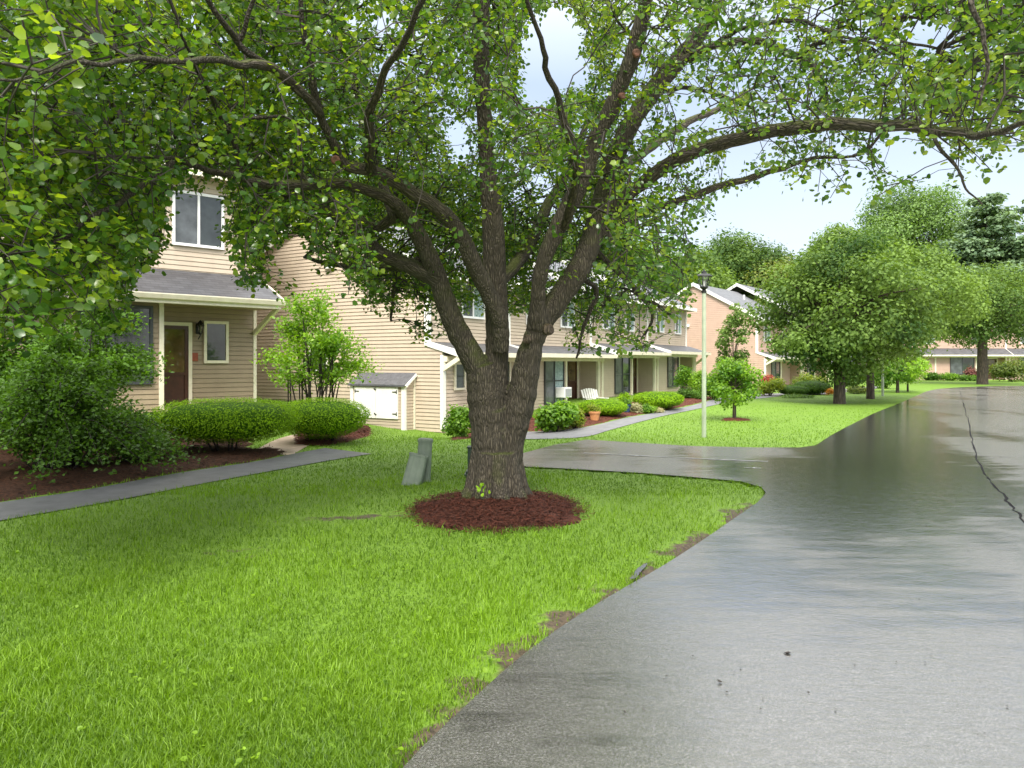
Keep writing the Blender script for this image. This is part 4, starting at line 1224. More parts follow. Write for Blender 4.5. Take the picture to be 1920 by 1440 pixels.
disp = np.array([mnoise.noise(Vector((c[0] * 30, c[1] * 30, c[2] * 5))) * 0.6 + mnoise.noise(Vector((c[0] * 9, c[1] * 9, c[2] * 4))) for c in bc * np.array([1, 1, 1.0])])
rad = np.clip(sk[near, 3] / 0.25, 0.15, 1)
co2 = co + nm * (disp * 0.016 * rad)[:, None]
tm.vertices.foreach_set('co', np.ascontiguousarray(co2, np.float32).ravel())
at = tm.attributes.new('barkco', 'FLOAT_VECTOR', 'POINT'); at.data.foreach_set('vector', np.ascontiguousarray(bc, np.float32).ravel())
tm.polygons.foreach_set('use_smooth', np.ones(len(tm.polygons), bool)); tm.update()
tm.materials.clear()
tree = empty('pear_tree', (P(930, 940, 8.6).x, 8.6, 0), 'huge spreading tree with a thick forked furrowed trunk in a ring of red mulch', 'tree')
link('trunk', tm, M['bark'], tree)
for V_, T_ in small:
    link('limb', np_mesh('limb', V_, T_, {'barkco': V_ * np.array([1, 1, 0.5])}, smooth=True), M['limbbark'], tree)


def knob(u, v, Y, r, axis, name='pruned_stub'):
    """swollen collar round a sawn branch stub"""
    c = P(u, v, Y); ax = Vector(axis).normalized()
    bm = bmesh.new()
    bmesh.ops.create_uvsphere(bm, u_segments=18, v_segments=12, radius=1)
    rot = Vector((0, 0, 1)).rotation_difference(ax).to_matrix()
    for w in bm.verts:
        q = w.co.copy(); k = 1 + 0.16 * mnoise.noise(q * 2.4 + Vector((u, v, 0)))
        zz = q.z
        if zz > 0.55:
            rr = math.hypot(q.x, q.y); q.z = 0.62 - 0.25 * max(0, 0.62 - rr)
        q = Vector((q.x * k, q.y * k, q.z * 1.1)) * r
        w.co = c + rot @ q
    for f in bm.faces: f.smooth = True
    me = bpy.data.meshes.new(name); bm.to_mesh(me); bm.free()
    return me


for (u, v, Y, r, ax) in ((1028, 618, 8.32, 0.068, (0.75, -0.6, 0.1)), (988, 636, 8.44, 0.05, (-0.8, -0.6, 0.2)), (1193, 100, 7.85, 0.045, (0.2, -1, -0.1)), (1166, 180, 7.95, 0.04, (0.5, -0.9, -0.1)), (629, 300, 7.08, 0.045, (0.1, -1, -0.2))):
    link('pruned_stub', knob(u, v, Y, r, ax), M['cut'] if r < 0.05 else M['bark2'] if 'bark2' in M else bark_mat('stub_bark', (0.10, 0.075, 0.055), (0.03, 0.022, 0.018), (0.08, 0.06, 0.03), 1.0, False), tree)

# crown: leaf rosettes spread through the crown's volume, held out by a web of twigs
LOWX = [-400, 0, 120, 230, 262, 300, 322, 340, 380, 412, 425, 450, 520, 560, 640, 700, 790, 840, 900, 1000, 1040, 1100, 1140, 1200, 1270, 1298, 1310, 1345, 1390, 1440, 1480, 1560, 1640, 1690, 1740, 1800, 1850, 1890, 1920, 2300]
LOWY = [640, 640, 645, 615, 550, 520, 470, 380, 372, 400, 470, 560, 545, 540, 560, 600, 640, 655, 560, 540, 600, 715, 655, 650, 640, 590, 470, 410, 385, 350, 352, 372, 372, 345, 330, 345, 330, 300, 290, 260]
GAPS = [[(985, 30), (1060, 5), (1098, 50), (1085, 150), (1015, 205), (968, 190), (972, 90)],
        [(308, 360), (418, 360), (422, 480), (312, 482)],
        [(245, 498), (330, 495), (455, 505), (455, 610), (240, 600)], [(325, 465), (445, 470), (440, 515), (325, 510)],
        [(1250, 190), (1315, 180), (1350, 228), (1290, 250)], [(1690, 40), (1800, 38), (1812, 98), (1700, 100)],
        [(1350, 395), (1430, 330), (1460, 420)], [(1370, 262), (1430, 280), (1390, 330), (1330, 330)],
        [(495, 470), (560, 430), (610, 500), (540, 525)], [(530, 525), (650, 500), (650, 565), (560, 575)], [(1630, 258), (1770, 278), (1750, 328), (1640, 305)],
        [(1070, 120), (1110, 110), (1105, 170), (1075, 175)], [(690, 20), (740, 15), (745, 60), (700, 65)], [(640, 30), (670, 20), (680, 50), (650, 60)],
        [(1500, 20), (1560, 5), (1570, 40), (1515, 50)], [(1200, 290), (1240, 260), (1250, 290), (1215, 315)], [(760, 560), (830, 560), (830, 600), (770, 605)],
        [(700, 120), (740, 110), (745, 150), (710, 160)], [(830, 230), (880, 220), (880, 290), (840, 300)], [(1000, 330), (1045, 320), (1040, 400), (1005, 410)]]


def crown_pts(n, seed):
    r_ = np.random.default_rng(seed)
    out = []
    cx, cy, cz = -0.1, 7.9, 4.4
    while sum(len(o) for o in out) < n:
        m = 60000
        x = r_.uniform(-7.2, 7.2, m); y = r_.uniform(2.0, 14.0, m); z = r_.uniform(1.7, 8.2, m)
        e = ((x - cx) / 7.0) ** 2 + ((y - cy) / 6.2) ** 2 + ((z - 4.2) / 4.0) ** 2
        u = 960 + F * x / y; v = HZ - F * (z - EYE) / y
        ok = (e < 1) & (u > -420) & (u < 2320) & (v > -420)
        low = np.interp(u, LOWX, LOWY)
        jag = 26 * vnoise(u * 0.02, v * 0.02, 2.2, 8)
        ok &= v < low + jag
        ok &= (x < 1.6) | (y < 9.6 - 0.35 * np.clip(x - 1.6, 0, 4)) | (r_.uniform(0, 1, m) < 0.04)
        ok &= y > np.interp(u, [-400, 60, 240, 420, 1500, 1700, 2300], [3.4, 3.9, 5.0, 5.8, 6.2, 4.7, 4.4])
        # thin towards the lower fringe, dense in the heart
        dens = np.clip((low + jag - v) / 130, 0.12, 1)
        cl = vnoise(x * 1.0 + z, y + 0.7 * z, 2.6, 12)
        dens *= np.clip(0.66 + 1.5 * cl, 0.03, 1)
        dens *= np.where(u > 1250, 0.95, 1.0) * np.where((u > 1040) & (v > 430), 0.9, 1.0)
        dens *= np.where((v > 250) & (u < 260), 1.1, 1.0) * np.where(u < 420, 0.82, 1.0)
        dens *= np.where(e > 0.35, 1.0, 0.55)
        dens *= np.where(v < -30, 0.32, 1.0) * np.where(y > 11.3, 0.25, 1.0)
        ok &= r_.uniform(0, 1, m) < dens * 0.75
        for gpoly in GAPS:
            ok &= ~inpoly(u, v, gpoly)
        # few leaves hang in front of the stem
        stem = (v > 340) & (u > 700) & (u < 1135) & (y < 8.9)
        ok &= ~(stem & (r_.uniform(0, 1, m) < 0.93))
        for ln__, wd in (([(725, 372), (627, 344), (500, 346), (365, 311)], 24), ([(1090, 340), (1155, 180), (1200, 50)], 26), ([(1205, 342), (1330, 274), (1520, 236), (1720, 241)], 20), ([(705, 325), (640, 305), (594, 203)], 18), ([(911, 0), (908, 330)], 22), ([(1155, 290), (1300, 75)], 24)):
            ok &= ~((seg_dist(u, v, ln__) < wd) & (y < 8.6) & (r_.uniform(0, 1, m) < 0.62))
        ok &= ~((v > 470) & (u > 830) & (u < 1040) & (y < 8.9))
        out.append(np.stack([x, y, z], 1)[ok])
    return np.concatenate(out)[:n]


def back_pts(n, seed):
    """low boughs on the far side of the stem, seen between the limbs"""
    r_ = np.random.default_rng(seed)
    u = r_.uniform(690, 1180, n * 4); v = r_.uniform(330, 585, n * 4); y = r_.uniform(9.4, 12.5, n * 4)
    v = v - 60 * np.abs((u - 930) / 250) ** 2 * 0.3
    x = (u - 960) / F * y; z = EYE - (v - HZ) / F * y
    k = r_.uniform(0, 1, n * 4) < np.clip(0.5 + 0.9 * vnoise(x * 1.5, z * 1.5, 2.5, 31), 0.1, 1)
    return np.stack([x, y, z], 1)[k][:n]


NEAR = [P(u, v, y) for u, v, y in ((40, 30, 3.0), (125, 95, 2.7), (60, 120, 3.1), (185, 80, 3.3), (20, 190, 3.4), (250, 60, 3.7), (330, 90, 4.0), (90, 20, 2.9), (540, 215, 4.4), (520, 160, 4.5), (560, 250, 4.6), (640, 120, 4.8), (1430, 60, 5.0), (1330, 20, 4.6), (1295, 30, 4.4))]
CL = np.concatenate([np.array([q[:] for q in NEAR]), crown_pts(24500, 77), back_pts(2300, 78)])
nodes = [tuple(q[:3]) for q in sk if q[3] < 0.075]
nrad = [min(q[3], 0.02) for q in sk if q[3] < 0.075]
parent_ = [-1] * len(nodes)
kd = kdtree.KDTree(len(nodes))
for i, q in enumerate(nodes): kd.insert(q, i)
kd.balance()
order = np.argsort([kd.find(c)[2] for c in CL])
tips = []
rr = random.Random(5)
for bi, ch in enumerate(np.array_split(order, 16)):
    kd = kdtree.KDTree(len(nodes))
    for i, q in enumerate(nodes): kd.insert(q, i)
    kd.balance()
    for ci in ch:
        c = Vector(CL[ci]); q, i, d = kd.find(c)
        if d > 1.6: continue
        last = i
        steps = max(1, int(d / 0.16))
        q = Vector(q)
        for s in range(1, steps + 1):
            f = s / steps
            p = q.lerp(c, f) + Vector((rr.gauss(0, 0.02), rr.gauss(0, 0.02), 0.07 * d * math.sin(math.pi * f) + rr.gauss(0, 0.015))) * (1 if s < steps else 0)
            nodes.append(tuple(p)); parent_.append(last); nrad.append(0); last = len(nodes) - 1
        tips.append(last)
cnt = [0] * len(nodes)
for t_ in tips:
    i = t_
    while i >= 0: cnt[i] += 1; i = parent_[i]
nd = np.array(nodes); pa = np.array(parent_)
e = np.where(pa >= 0)[0]
A_, B_ = nd[pa[e]], nd[e]
cn = np.array(cnt)
ra = np.clip(0.0022 + 0.0014 * np.sqrt(cn[pa[e]]), 0, 0.02); ra = np.where(pa[pa[e]] < 0, 0.0022 + 0.0014 * np.sqrt(cn[e]), ra); rb = 0.0020 + 0.0014 * np.sqrt(cn[e])
dirv = B_ - A_; dirv /= np.linalg.norm(dirv, axis=1, keepdims=True) + 1e-9
s1_ = np.cross(dirv, np.array([0.2, 0.1, 1.0])); s1_ /= np.linalg.norm(s1_, axis=1, keepdims=True) + 1e-9
s2_ = np.cross(dirv, s1_)
rings = []
for (Q, r) in ((A_, ra), (B_, np.minimum(rb, ra))):
    for k in range(3):
        a = 2 * math.pi * k / 3
        rings.append(Q + (math.cos(a) * s1_ + math.sin(a) * s2_) * r[:, None])
V_ = np.stack(rings, 1).reshape(-1, 3)
i6 = (np.arange(len(e)) * 6)[:, None]
T_ = np.concatenate([i6 + np.array(q)[None] for q in ((0, 1, 4), (0, 4, 3), (1, 2, 5), (1, 5, 4), (2, 0, 3), (2, 3, 5))])
link('twigs', np_mesh('twigs', V_, T_), M['twig'], tree)
# leaf rosettes
r_ = np.random.default_rng(4)
tp = nd[np.array(tips)]
k = r_.integers(5, 12, len(tp))
rep = np.repeat(np.arange(len(tp)), k)
outv = r_.normal(0, 1, (len(rep), 3)); outv[:, 2] = outv[:, 2] * 0.55 - 0.05
outv /= np.linalg.norm(outv, axis=1, keepdims=True)
lp = tp[rep] + outv * r_.uniform(0.02, 0.13, (len(rep), 1))
ln_ = outv * 0.55 + np.array([0, 0, 0.7]) + r_.normal(0, 0.45, (len(rep), 3))
ctint = np.clip(0.5 + 0.28 * vnoise(tp[:, 0] + tp[:, 2], tp[:, 1], 2.2, 19) + r_.normal(0, 0.12, len(tp)), 0, 1)
lt = np.clip(ctint[rep] + r_.normal(0, 0.17, len(rep)), 0, 1)
V_, T_, c_ = leaf_cloud(lp, ln_, r_.uniform(0.028, 0.066, len(rep)) * np.where(tp[rep][:, 0] < -2.2, 1.22, 1.0), 'leaf', lt, r_, droop=0.5)
link('crown', np_mesh('crown', V_, T_, {'tint': c_}, smooth=True), M['pearleaf'], tree)
print('crown leaves', len(rep), 'twigs', len(e))
# a green sucker at the foot of the trunk
lp = np.array(P(903, 915, 8.15)) + r_.normal(0, 1, (14, 3)) * np.array([0.03, 0.02, 0.04])
V_, T_, c_ = leaf_cloud(lp, r_.normal(0, 1, (14, 3)) + np.array([0, -0.5, 0.6]), 0.05, 'leaf', np.full(14, 0.9), r_)
link('sucker', np_mesh('sucker', V_, T_, {'tint': c_}), M['lime'], tree)


# ---- generic trees
def blob_leaves(blobs, n, r_, shell=(0.55, 1.05), up=0.5, flat=0.35):
    """leaf places scattered in the outer part of overlapping blobs (x, y, z, rx, ry, rz)"""
    b = np.array(blobs, float)
    w = (b[:, 3] * b[:, 4] * b[:, 5]) ** (2 / 3)
    i = r_.choice(len(b), n, p=w / w.sum())
    d = r_.normal(0, 1, (n, 3)); d /= np.linalg.norm(d, axis=1, keepdims=True)
    rad = r_.uniform(shell[0] ** 2, shell[1] ** 2, (n, 1)) ** 0.5
    p = b[i, :3] + d * b[i, 3:6] * rad
    nr = d * (1 - flat) + np.array([0, 0, up]) + r_.normal(0, flat, (n, 3))
    return p, nr, i


def plant(name, label, cat, base, blobs, n, size, mat, seed, kind='quad', stems=None, group=None, shell=(0.55, 1.05), tint_sd=0.17, up=0.5, stem_mat='twig', part='foliage', stem_name='stem', jag=0.0, tint0=0.42, floor=None):
    """thing: one foliage part and one stem part"""
    r_ = np.random.default_rng(seed)
    t = empty(name, base, label, cat, group)
    p, nr, i = blob_leaves(blobs, n, r_, shell, up)
    if jag: p += r_.normal(0, jag, p.shape)
    if floor is not None: p[:, 2] = np.maximum(p[:, 2], floor + r_.uniform(0, 0.05, n))
    bt = r_.normal(0, 0.12, len(blobs))
    tint = np.clip(tint0 + bt[i] + r_.normal(0, tint_sd, n), 0, 1)
    V, T, c = leaf_cloud(p, nr, r_.uniform(0.7, 1.25, n) * size, kind, tint, r_)
    link(part, np_mesh(part, V, T, {'tint': c}), M[mat], t)
    if stems:
        V, T = join([tube(np.array(a)[:, :3], np.array(a)[:, 3], sg) for a, sg in stems])
        link(stem_name, np_mesh(stem_name, V, T, smooth=True), M[stem_mat], t)
    return t


def gen_tree(name, label, base, h, crown_r, crown_h, trunk_r, mat, seed, nblob=34, nleaf=22000, leaf=0.11, cat='tree', group=None, shape='round', trunks=((0, 0),), ybias=0.0, blob=0.30, gap=1.0, crown_dx=0.0, tint0=0.42):
    """tapered trunk, limbs to the middle of each leaf mass, uneven crown of many small leaf masses"""
    rr = random.Random(seed); r_ = np.random.default_rng(seed)
    bx, by, bz = base
    zc = bz + h - crown_h / 2
    blobs = []
    for k in range(nblob):
        for _ in range(50):
            d = Vector((rr.gauss(0, 1), rr.gauss(0, 1), rr.gauss(0, 1))).normalized() * (rr.uniform(0.25, 1) ** 0.5)
            f = (d.z + 1) / 2
            if shape == 'round': prof = (1 - max(0, (f - 0.45) / 0.55) ** 2.2 * 0.55) * (0.75 + 0.25 * min(1, f / 0.3))
            elif shape == 'column': prof = 0.55 + 0.45 * math.sin(math.pi * min(1, f * 1.1))
            elif shape == 'cone': prof = 1.15 - 0.9 * f
            else: prof = 1
            c = (bx + crown_dx + d.x * crown_r * prof, by + d.y * crown_r * prof, zc + d.z * crown_h / 2)
            if all((c[0] - q[0]) ** 2 + (c[1] - q[1]) ** 2 + (c[2] - q[2]) ** 2 > (0.30 * crown_r * gap) ** 2 for q in blobs): break
        s = crown_r * blob * rr.uniform(0.75, 1.3)
        blobs.append((*c, s * 1.15, s * 1.15, s * 0.8))
    stems = []
    tops = []
    for (dx, lean) in trunks:
        th = h - crown_h * 0.62
        tp_ = [(bx + dx, by, bz - 0.15, trunk_r * 1.35), (bx + dx, by, bz + 0.12, trunk_r * 1.08), (bx + dx + lean * 0.3, by, bz + th * 0.5, trunk_r * 0.92), (bx + dx + lean, by, bz + th, trunk_r * 0.8)]
        stems.append((catmull(tp_, 4), 12)); tops.append(tp_[-1])
    for k, b in enumerate(blobs):
        tq = min(tops, key=lambda q: (q[0] - b[0]) ** 2 + (q[1] - b[1]) ** 2)
        m_ = (tq[0] * 0.45 + b[0] * 0.55 + rr.gauss(0, 0.1 * crown_r), tq[1] * 0.45 + b[1] * 0.55, tq[2] * 0.5 + b[2] * 0.5 + 0.05 * crown_h)
        r0 = trunk_r * rr.uniform(0.22, 0.42)
        stems.append((catmull([(tq[0], tq[1], tq[2] - 0.12 * h * rr.uniform(0, 1), r0), (*m_, r0 * 0.6), (*b[:3], r0 * 0.2)], 4), 6))
    t = empty(name, base, label, cat, group)
    V, T = join([tube(np.array(a)[:, :3], np.array(a)[:, 3], sg) for a, sg in stems])
    link('trunk', np_mesh('trunk', V, T, smooth=True), M['farbark'], t)
    p, nr, i = blob_leaves(blobs, nleaf, r_, (0.35, 1.12), 0.45)
    p += r_.normal(0, 0.035 * crown_r, p.shape)
    bt = r_.normal(0, 0.2, len(blobs))
    tint = np.clip(tint0 + bt[i] + r_.normal(0, 0.17, nleaf), 0, 1)
    V, T, c = leaf_cloud(p, nr, r_.uniform(0.7, 1.3, nleaf) * leaf, 'quad', tint, r_)
    link('crown', np_mesh('crown', V, T, {'tint': c}), M[mat], t)
    return t


def pine_tree(name, label, base, h, rmax, trunk_r, seed, nleaf=52000, z0=0.18, mat='pine'):
    rr = random.Random(seed); r_ = np.random.default_rng(seed)
    bx, by, bz = base
    stems = [(catmull([(bx, by, bz - 0.2, trunk_r), (bx + 0.1, by, bz + h * 0.5, trunk_r * 0.6), (bx, by, bz + h * 0.99, 0.03)], 6), 8)]
    blobs = []
    k = 0
    zz = z0 * h
    while zz < h * 0.97:
        f = (zz / h - z0) / (1 - z0)
        R = rmax * (1 - f) ** 0.55 * rr.uniform(0.75, 1.1) + 0.25
        for j in range(8 if f < 0.7 else 5):
            a = rr.uniform(0, 2 * math.pi); L = R * rr.uniform(0.65, 1.08)
            e_ = (bx + L * math.cos(a), by + L * math.sin(a), bz + zz + 0.12 * L)
            stems.append(([(bx, by, bz + zz, 0.05), ((bx + e_[0]) / 2, (by + e_[1]) / 2, bz + zz - 0.03 * L, 0.035), (*e_, 0.01)], 4))
            for q in (0.45, 0.72, 1.0):
                s = 0.28 * R + 0.3
                blobs.append((bx + L * q * math.cos(a), by + L * q * math.sin(a), bz + zz + 0.1 * L * q + 0.1, s * 1.25, s * 1.25, s * 0.42))
        zz += h * 0.052 * rr.uniform(0.8, 1.3)
    t = empty(name, base, label, 'tree')
    V, T = join([tube(np.array(a)[:, :3], np.array(a)[:, 3], sg) for a, sg in stems])
    link('trunk', np_mesh('trunk', V, T, smooth=True), M['farbark'], t)
    p, nr, i = blob_leaves(blobs, nleaf, r_, (0.2, 1.1), 0.9)
    bt = r_.normal(0, 0.14, len(blobs))
    tint = np.clip(0.42 + bt[i] + r_.normal(0, 0.17, nleaf), 0, 1)
    V, T, c = leaf_cloud(p, nr, r_.uniform(0.7, 1.3, nleaf) * 0.46, 'quad', tint, r_)
    link('crown', np_mesh('crown', V, T, {'tint': c}), M[mat], t)
    return t


def at(u, Y, z=None):
    x = (u - 960) / F * Y
    return (x, Y, float(H(x, Y)) if z is None else z)


def zat(v, Y): return EYE - (v - HZ) / F * Y


# the two pears beyond the lawn, the lawn sapling, the far pear
print('bed', [round(G(u, v).y, 1) for u, v in ((1042, 810), (1078, 804), (1130, 783), (1234, 768), (1172, 760), (1115, 791), (1282, 750))])
b = G(1574, 757)
gen_tree('pear_tree', 'full round pear tree with the thicker pale trunk on the lawn corner beside the road', b, zat(455, b.y) , 3.3, 5.0, 0.21, 'midleaf', 101, 75, 36000, 0.15, blob=0.20, gap=0.78, crown_dx=0.25, tint0=0.5)
b = G(1632, 748)
gen_tree('pear_tree', 'pear tree with the slim dark forked trunk just behind the thicker trunk by the road', b, zat(462, b.y), 3.3, 4.5, 0.16, 'midleaf', 102, 60, 27000, 0.15, blob=0.20, gap=0.78, crown_dx=1.0, tint0=0.55)
b = Vector(at(1842, 55.5))
gen_tree('pear_tree', 'dark-trunked spreading pear tree standing at the edge of the turning circle', b, zat(508, 55.5), 4.5, 5.4, 0.36, 'midleaf', 103, 55, 26000, 0.19, blob=0.24, gap=0.75, crown_dx=0.4, tint0=0.45)
b = G(1377, 788)
gen_tree('lawn_tree', 'small young tree with a lopsided lime crown on the lawn beside the lamp post', b, zat(672, b.y) - b.z, 0.72, 1.25, 0.05, 'lime', 104, 24, 5200, 0.085, crown_dx=-0.05, tint0=0.3)
v, t, _ = ell_bed('m', b.x, b.y, 0.42, 0.3, 0.06, None, 9, 5, 24)
tag(link('mulch', np_mesh('mulch', v, t), M['mulch']), 'small patch of mulch at the foot of the young lawn tree', 'mulch', kind='stuff')
b = at(1376, 27)
gen_tree('slender_tree', 'thin upright tree rising in front of the rose gable wall', b, zat(572, 27) - b[2], 0.60, 3.3, 0.04, 'midleaf', 105, 26, 4200, 0.10, shape='column', tint0=0.62, blob=0.34, gap=1.3)
b = at(1683, 40)
gen_tree('lawn_tree', 'first of two small lime trees on the far lawn, with a dark stem', b, zat(668, 40), 1.35, 1.2, 0.08, 'lime', 106, 16, 3600, 0.13, tint0=0.3)
b = at(1702, 42)
gen_tree('lawn_tree', 'thinner of two small lime trees on the far lawn, close to the turning circle', b, zat(672, 42), 1.1, 1.15, 0.05, 'lime', 107, 14, 3000, 0.13, tint0=0.35)

# trees behind the houses
BK = [(1385, 78, 452, 5.4, 8, 'midleaf', 'dark green round tree behind the rose house roof', 22000, .3),
      (1478, 74, 485, 4.6, 7, 'olive', 'yellow-green tree between the rose house and the round pear tree', 16000, .45),
      (1578, 66, 425, 3.6, 8, 'midleaf', 'tall peaked tree poking up behind the round pear tree', 16000, .5),
      (1725, 88, 352, 7.2, 14, 'pale', 'tall pale green tree behind the far pines', 30000, .5),
      (1660, 96, 420, 5.5, 10, 'pale', 'pale tree low between the peaked tree and the tall pale tree', 16000, .45),
      (1268, 62, 470, 4.6, 8, 'midleaf', 'deep green tree behind the far end of the tan terrace', 18000, .4),
      (1150, 58, 440, 5.5, 9, 'lime', 'bright green tree behind the middle of the tan terrace', 18000, .2),
      (1010, 54, 430, 5.5, 9, 'midleaf', 'leafy tree behind the tan terrace, seen between the forked limbs', 18000, .55),
      (860, 50, 400, 5.6, 9, 'pale', 'pale leafy tree behind the ridge of the tan terrace', 18000, .5),
      (700, 48, 330, 5.8, 10, 'lime', 'tall bright tree behind the gable end of the tan terrace', 18000, .25),
      (520, 46, 250, 6.0, 11, 'midleaf', 'tall tree rising between the deep-porched house and the tan terrace', 20000, .5),
      (2010, 84, 470, 6.5, 10, 'midleaf', 'broad dark tree at the right beyond the turning circle', 16000, .35)]
for i, (u, Y, vt, cr, ch, mt, lb, nl, t0) in enumerate(BK):
    b = at(u, Y)
    gen_tree('background_tree', lb, b, zat(vt, Y) - b[2], cr, ch, 0.3, mt, 200 + i, 46, int(nl * 1.7), 0.30 if Y > 60 else 0.26, tint0=t0)
pine_tree('pine_tree', 'tall dark layered pine at the right behind the far house', at(1850, 78), zat(358, 78), 6.2, 0.35, 301)
pine_tree('pine_tree', 'second layered pine at the right edge, a little nearer and paler', at(1950, 82), zat(365, 82), 5.4, 0.32, 302)

# ------------------------------------------------------------------ shrubs and beds
def clipped(name, label, cat, u, Y, hw_px, v_top, dep, seed, mat='hedge', n=15000, leaf=0.034, pw=3.0, base_gap=0.12, group=None, tilt=0.0, jag=0.012):
    """sheared shrub: skin of tiny leaves over a rounded block, dark twiggy underside"""
    r_ = np.random.default_rng(seed)
    x0, y0, z0 = at(u, Y)
    hw = hw_px / F * Y; zt = zat(v_top, Y)
    zc = (zt + z0 + base_gap) / 2; hh = (zt - z0 - base_gap) / 2
    t = empty(name, (x0, y0, z0), label, cat, group)
    d = r_.normal(0, 1, (n, 3))
    d /= (np.abs(d) ** pw).sum(1, keepdims=True) ** (1 / pw)
    lump = 1 + 0.05 * vnoise(d[:, 0] * hw + d[:, 2], d[:, 1] * dep + d[:, 2] * 0.7, 5, seed) + r_.normal(0, 0.02, n)
    rad = (lump * np.where(r_.uniform(0, 1, n) < 0.7, r_.uniform(0.95, 1.04, n), r_.uniform(0.7, 0.96, n)) * np.where(r_.uniform(0, 1, n) < 0.06, r_.uniform(1.02, 1.10, n), 1))[:, None]
    sc = np.array([hw, dep, hh])
    under = 1 - 0.22 * np.clip(-d[:, 2:3], 0, 1)
    p = np.array([x0, y0, zc]) + d * sc * rad * np.concatenate([under, under, np.ones((n, 1))], 1) + r_.normal(0, jag, (n, 3))
    nr = np.sign(d) * np.abs(d) ** (pw - 1) / sc + r_.normal(0, 0.5, (n, 3)) + np.array([0, 0, 0.35])
    tint = np.clip(0.48 + 0.1 * vnoise(p[:, 0] * 2, p[:, 1] * 2 + p[:, 2], 3, seed + 1) + r_.normal(0, 0.17, n), 0, 1)
    V, T, c = leaf_cloud(p, nr, r_.uniform(0.7, 1.3, n) * leaf, 'quad', tint, r_)
    # opaque heart so that the block never shows through
    bm = bmesh.new(); bmesh.ops.create_icosphere(bm, subdivisions=3, radius=1)
    cvv = np.array([q.co[:] for q in bm.verts]); ctt = np.array([[q.index for q in f.verts] for f in bm.faces]); bm.free()
    cvv /= (np.abs(cvv) ** pw).sum(1, keepdims=True) ** (1 / pw)
    cvv = cvv * sc * 0.86; cvv[:, :2] *= (1 - 0.22 * np.clip(-cvv[:, 2:3] / hh, 0, 1)); cvv += np.array([x0, y0, zc])
    V2, T2 = join([(V, T), (cvv, ctt)])
    link('foliage', np_mesh('foliage', V2, T2, {'tint': np.concatenate([c, np.full(len(cvv), 0.05)])}), M[mat], t)
    st = []
    for k in range(7):
        a = r_.uniform(0, 6.28); q = r_.uniform(0.1, 0.6)
        st.append(tube([(x0 + 0.2 * hw * math.cos(a), y0 + 0.2 * dep * math.sin(a), z0 - 0.05), (x0 + hw * q * math.cos(a), y0 + dep * q * math.sin(a), zc)], [0.018, 0.01], 6))
    V, T = join(st); link('stem', np_mesh('stem', V, T), M['twig'], t)
    return t


def arch_shrub(name, label, u, Y, spread, hgt, n, leaf, mat, seed, nst=40, kind='quad', tint0=0.42, cat='shrub', start=0.35, stemr=0.012, base_r=0.12, droop=0.5, z0=None, group=None, yscale=1.0, spray=0.11):
    """open shrub: many arching stems with leaves along them"""
    rr = random.Random(seed); r_ = np.random.default_rng(seed)
    x0, y0, zz = at(u, Y, z0)
    t = empty(name, (x0, y0, zz), label, cat, group)
    st, pts, tn = [], [], []
    per = n // nst
    for k in range(nst):
        a = rr.uniform(0, 2 * math.pi); q = rr.uniform(0, 1) ** 0.6
        L = spread * q; hh = hgt * rr.uniform(0.6, 1.0) * (1 - 0.5 * q * q)
        bx = x0 + base_r * rr.gauss(0, 1); by = y0 + base_r * rr.gauss(0, 1)
        e_ = (x0 + L * math.cos(a), y0 + yscale * L * math.sin(a), zz + hh * (1 - droop * q))
        m_ = (bx + 0.45 * (e_[0] - bx), by + 0.45 * (e_[1] - by), zz + hh * 0.78)
        c = np.array(catmull([(bx, by, zz - 0.05, stemr), (*m_, stemr * 0.7), (*e_, stemr * 0.25)], 5))
        st.append(tube(c[:, :3], c[:, 3], 5))
        f = r_.uniform(start, 1.03, per) * (len(c) - 1)
        i = np.clip(f.astype(int), 0, len(c) - 2); w = (f - i)[:, None]
        p = c[i, :3] * (1 - w) + c[i + 1, :3] * w
        p += r_.normal(0, spray, p.shape) * (0.5 + 0.5 * (f / len(c))[:, None]) * np.array([1, 1, 0.7])
        pts.append(p); tn.append(np.full(per, rr.gauss(0, 0.1)))
    p = np.concatenate(pts)
    p[:, 2] = np.maximum(p[:, 2], H(p[:, 0], p[:, 1]) + r_.uniform(0.02, 0.2, len(p)))
    nr = r_.normal(0, 0.5, p.shape) + np.array([0, 0, 0.7])
    tint = np.clip(tint0 + np.concatenate(tn) + r_.normal(0, 0.15, len(p)), 0, 1)
    V, T, c = leaf_cloud(p, nr, r_.uniform(0.7, 1.3, len(p)) * leaf, kind, tint, r_)
    link('foliage', np_mesh('foliage', V, T, {'tint': c}), M[mat], t)
    V, T = join(st); link('stem', np_mesh('stem', V, T, smooth=True), M['twig'], t)
    return t


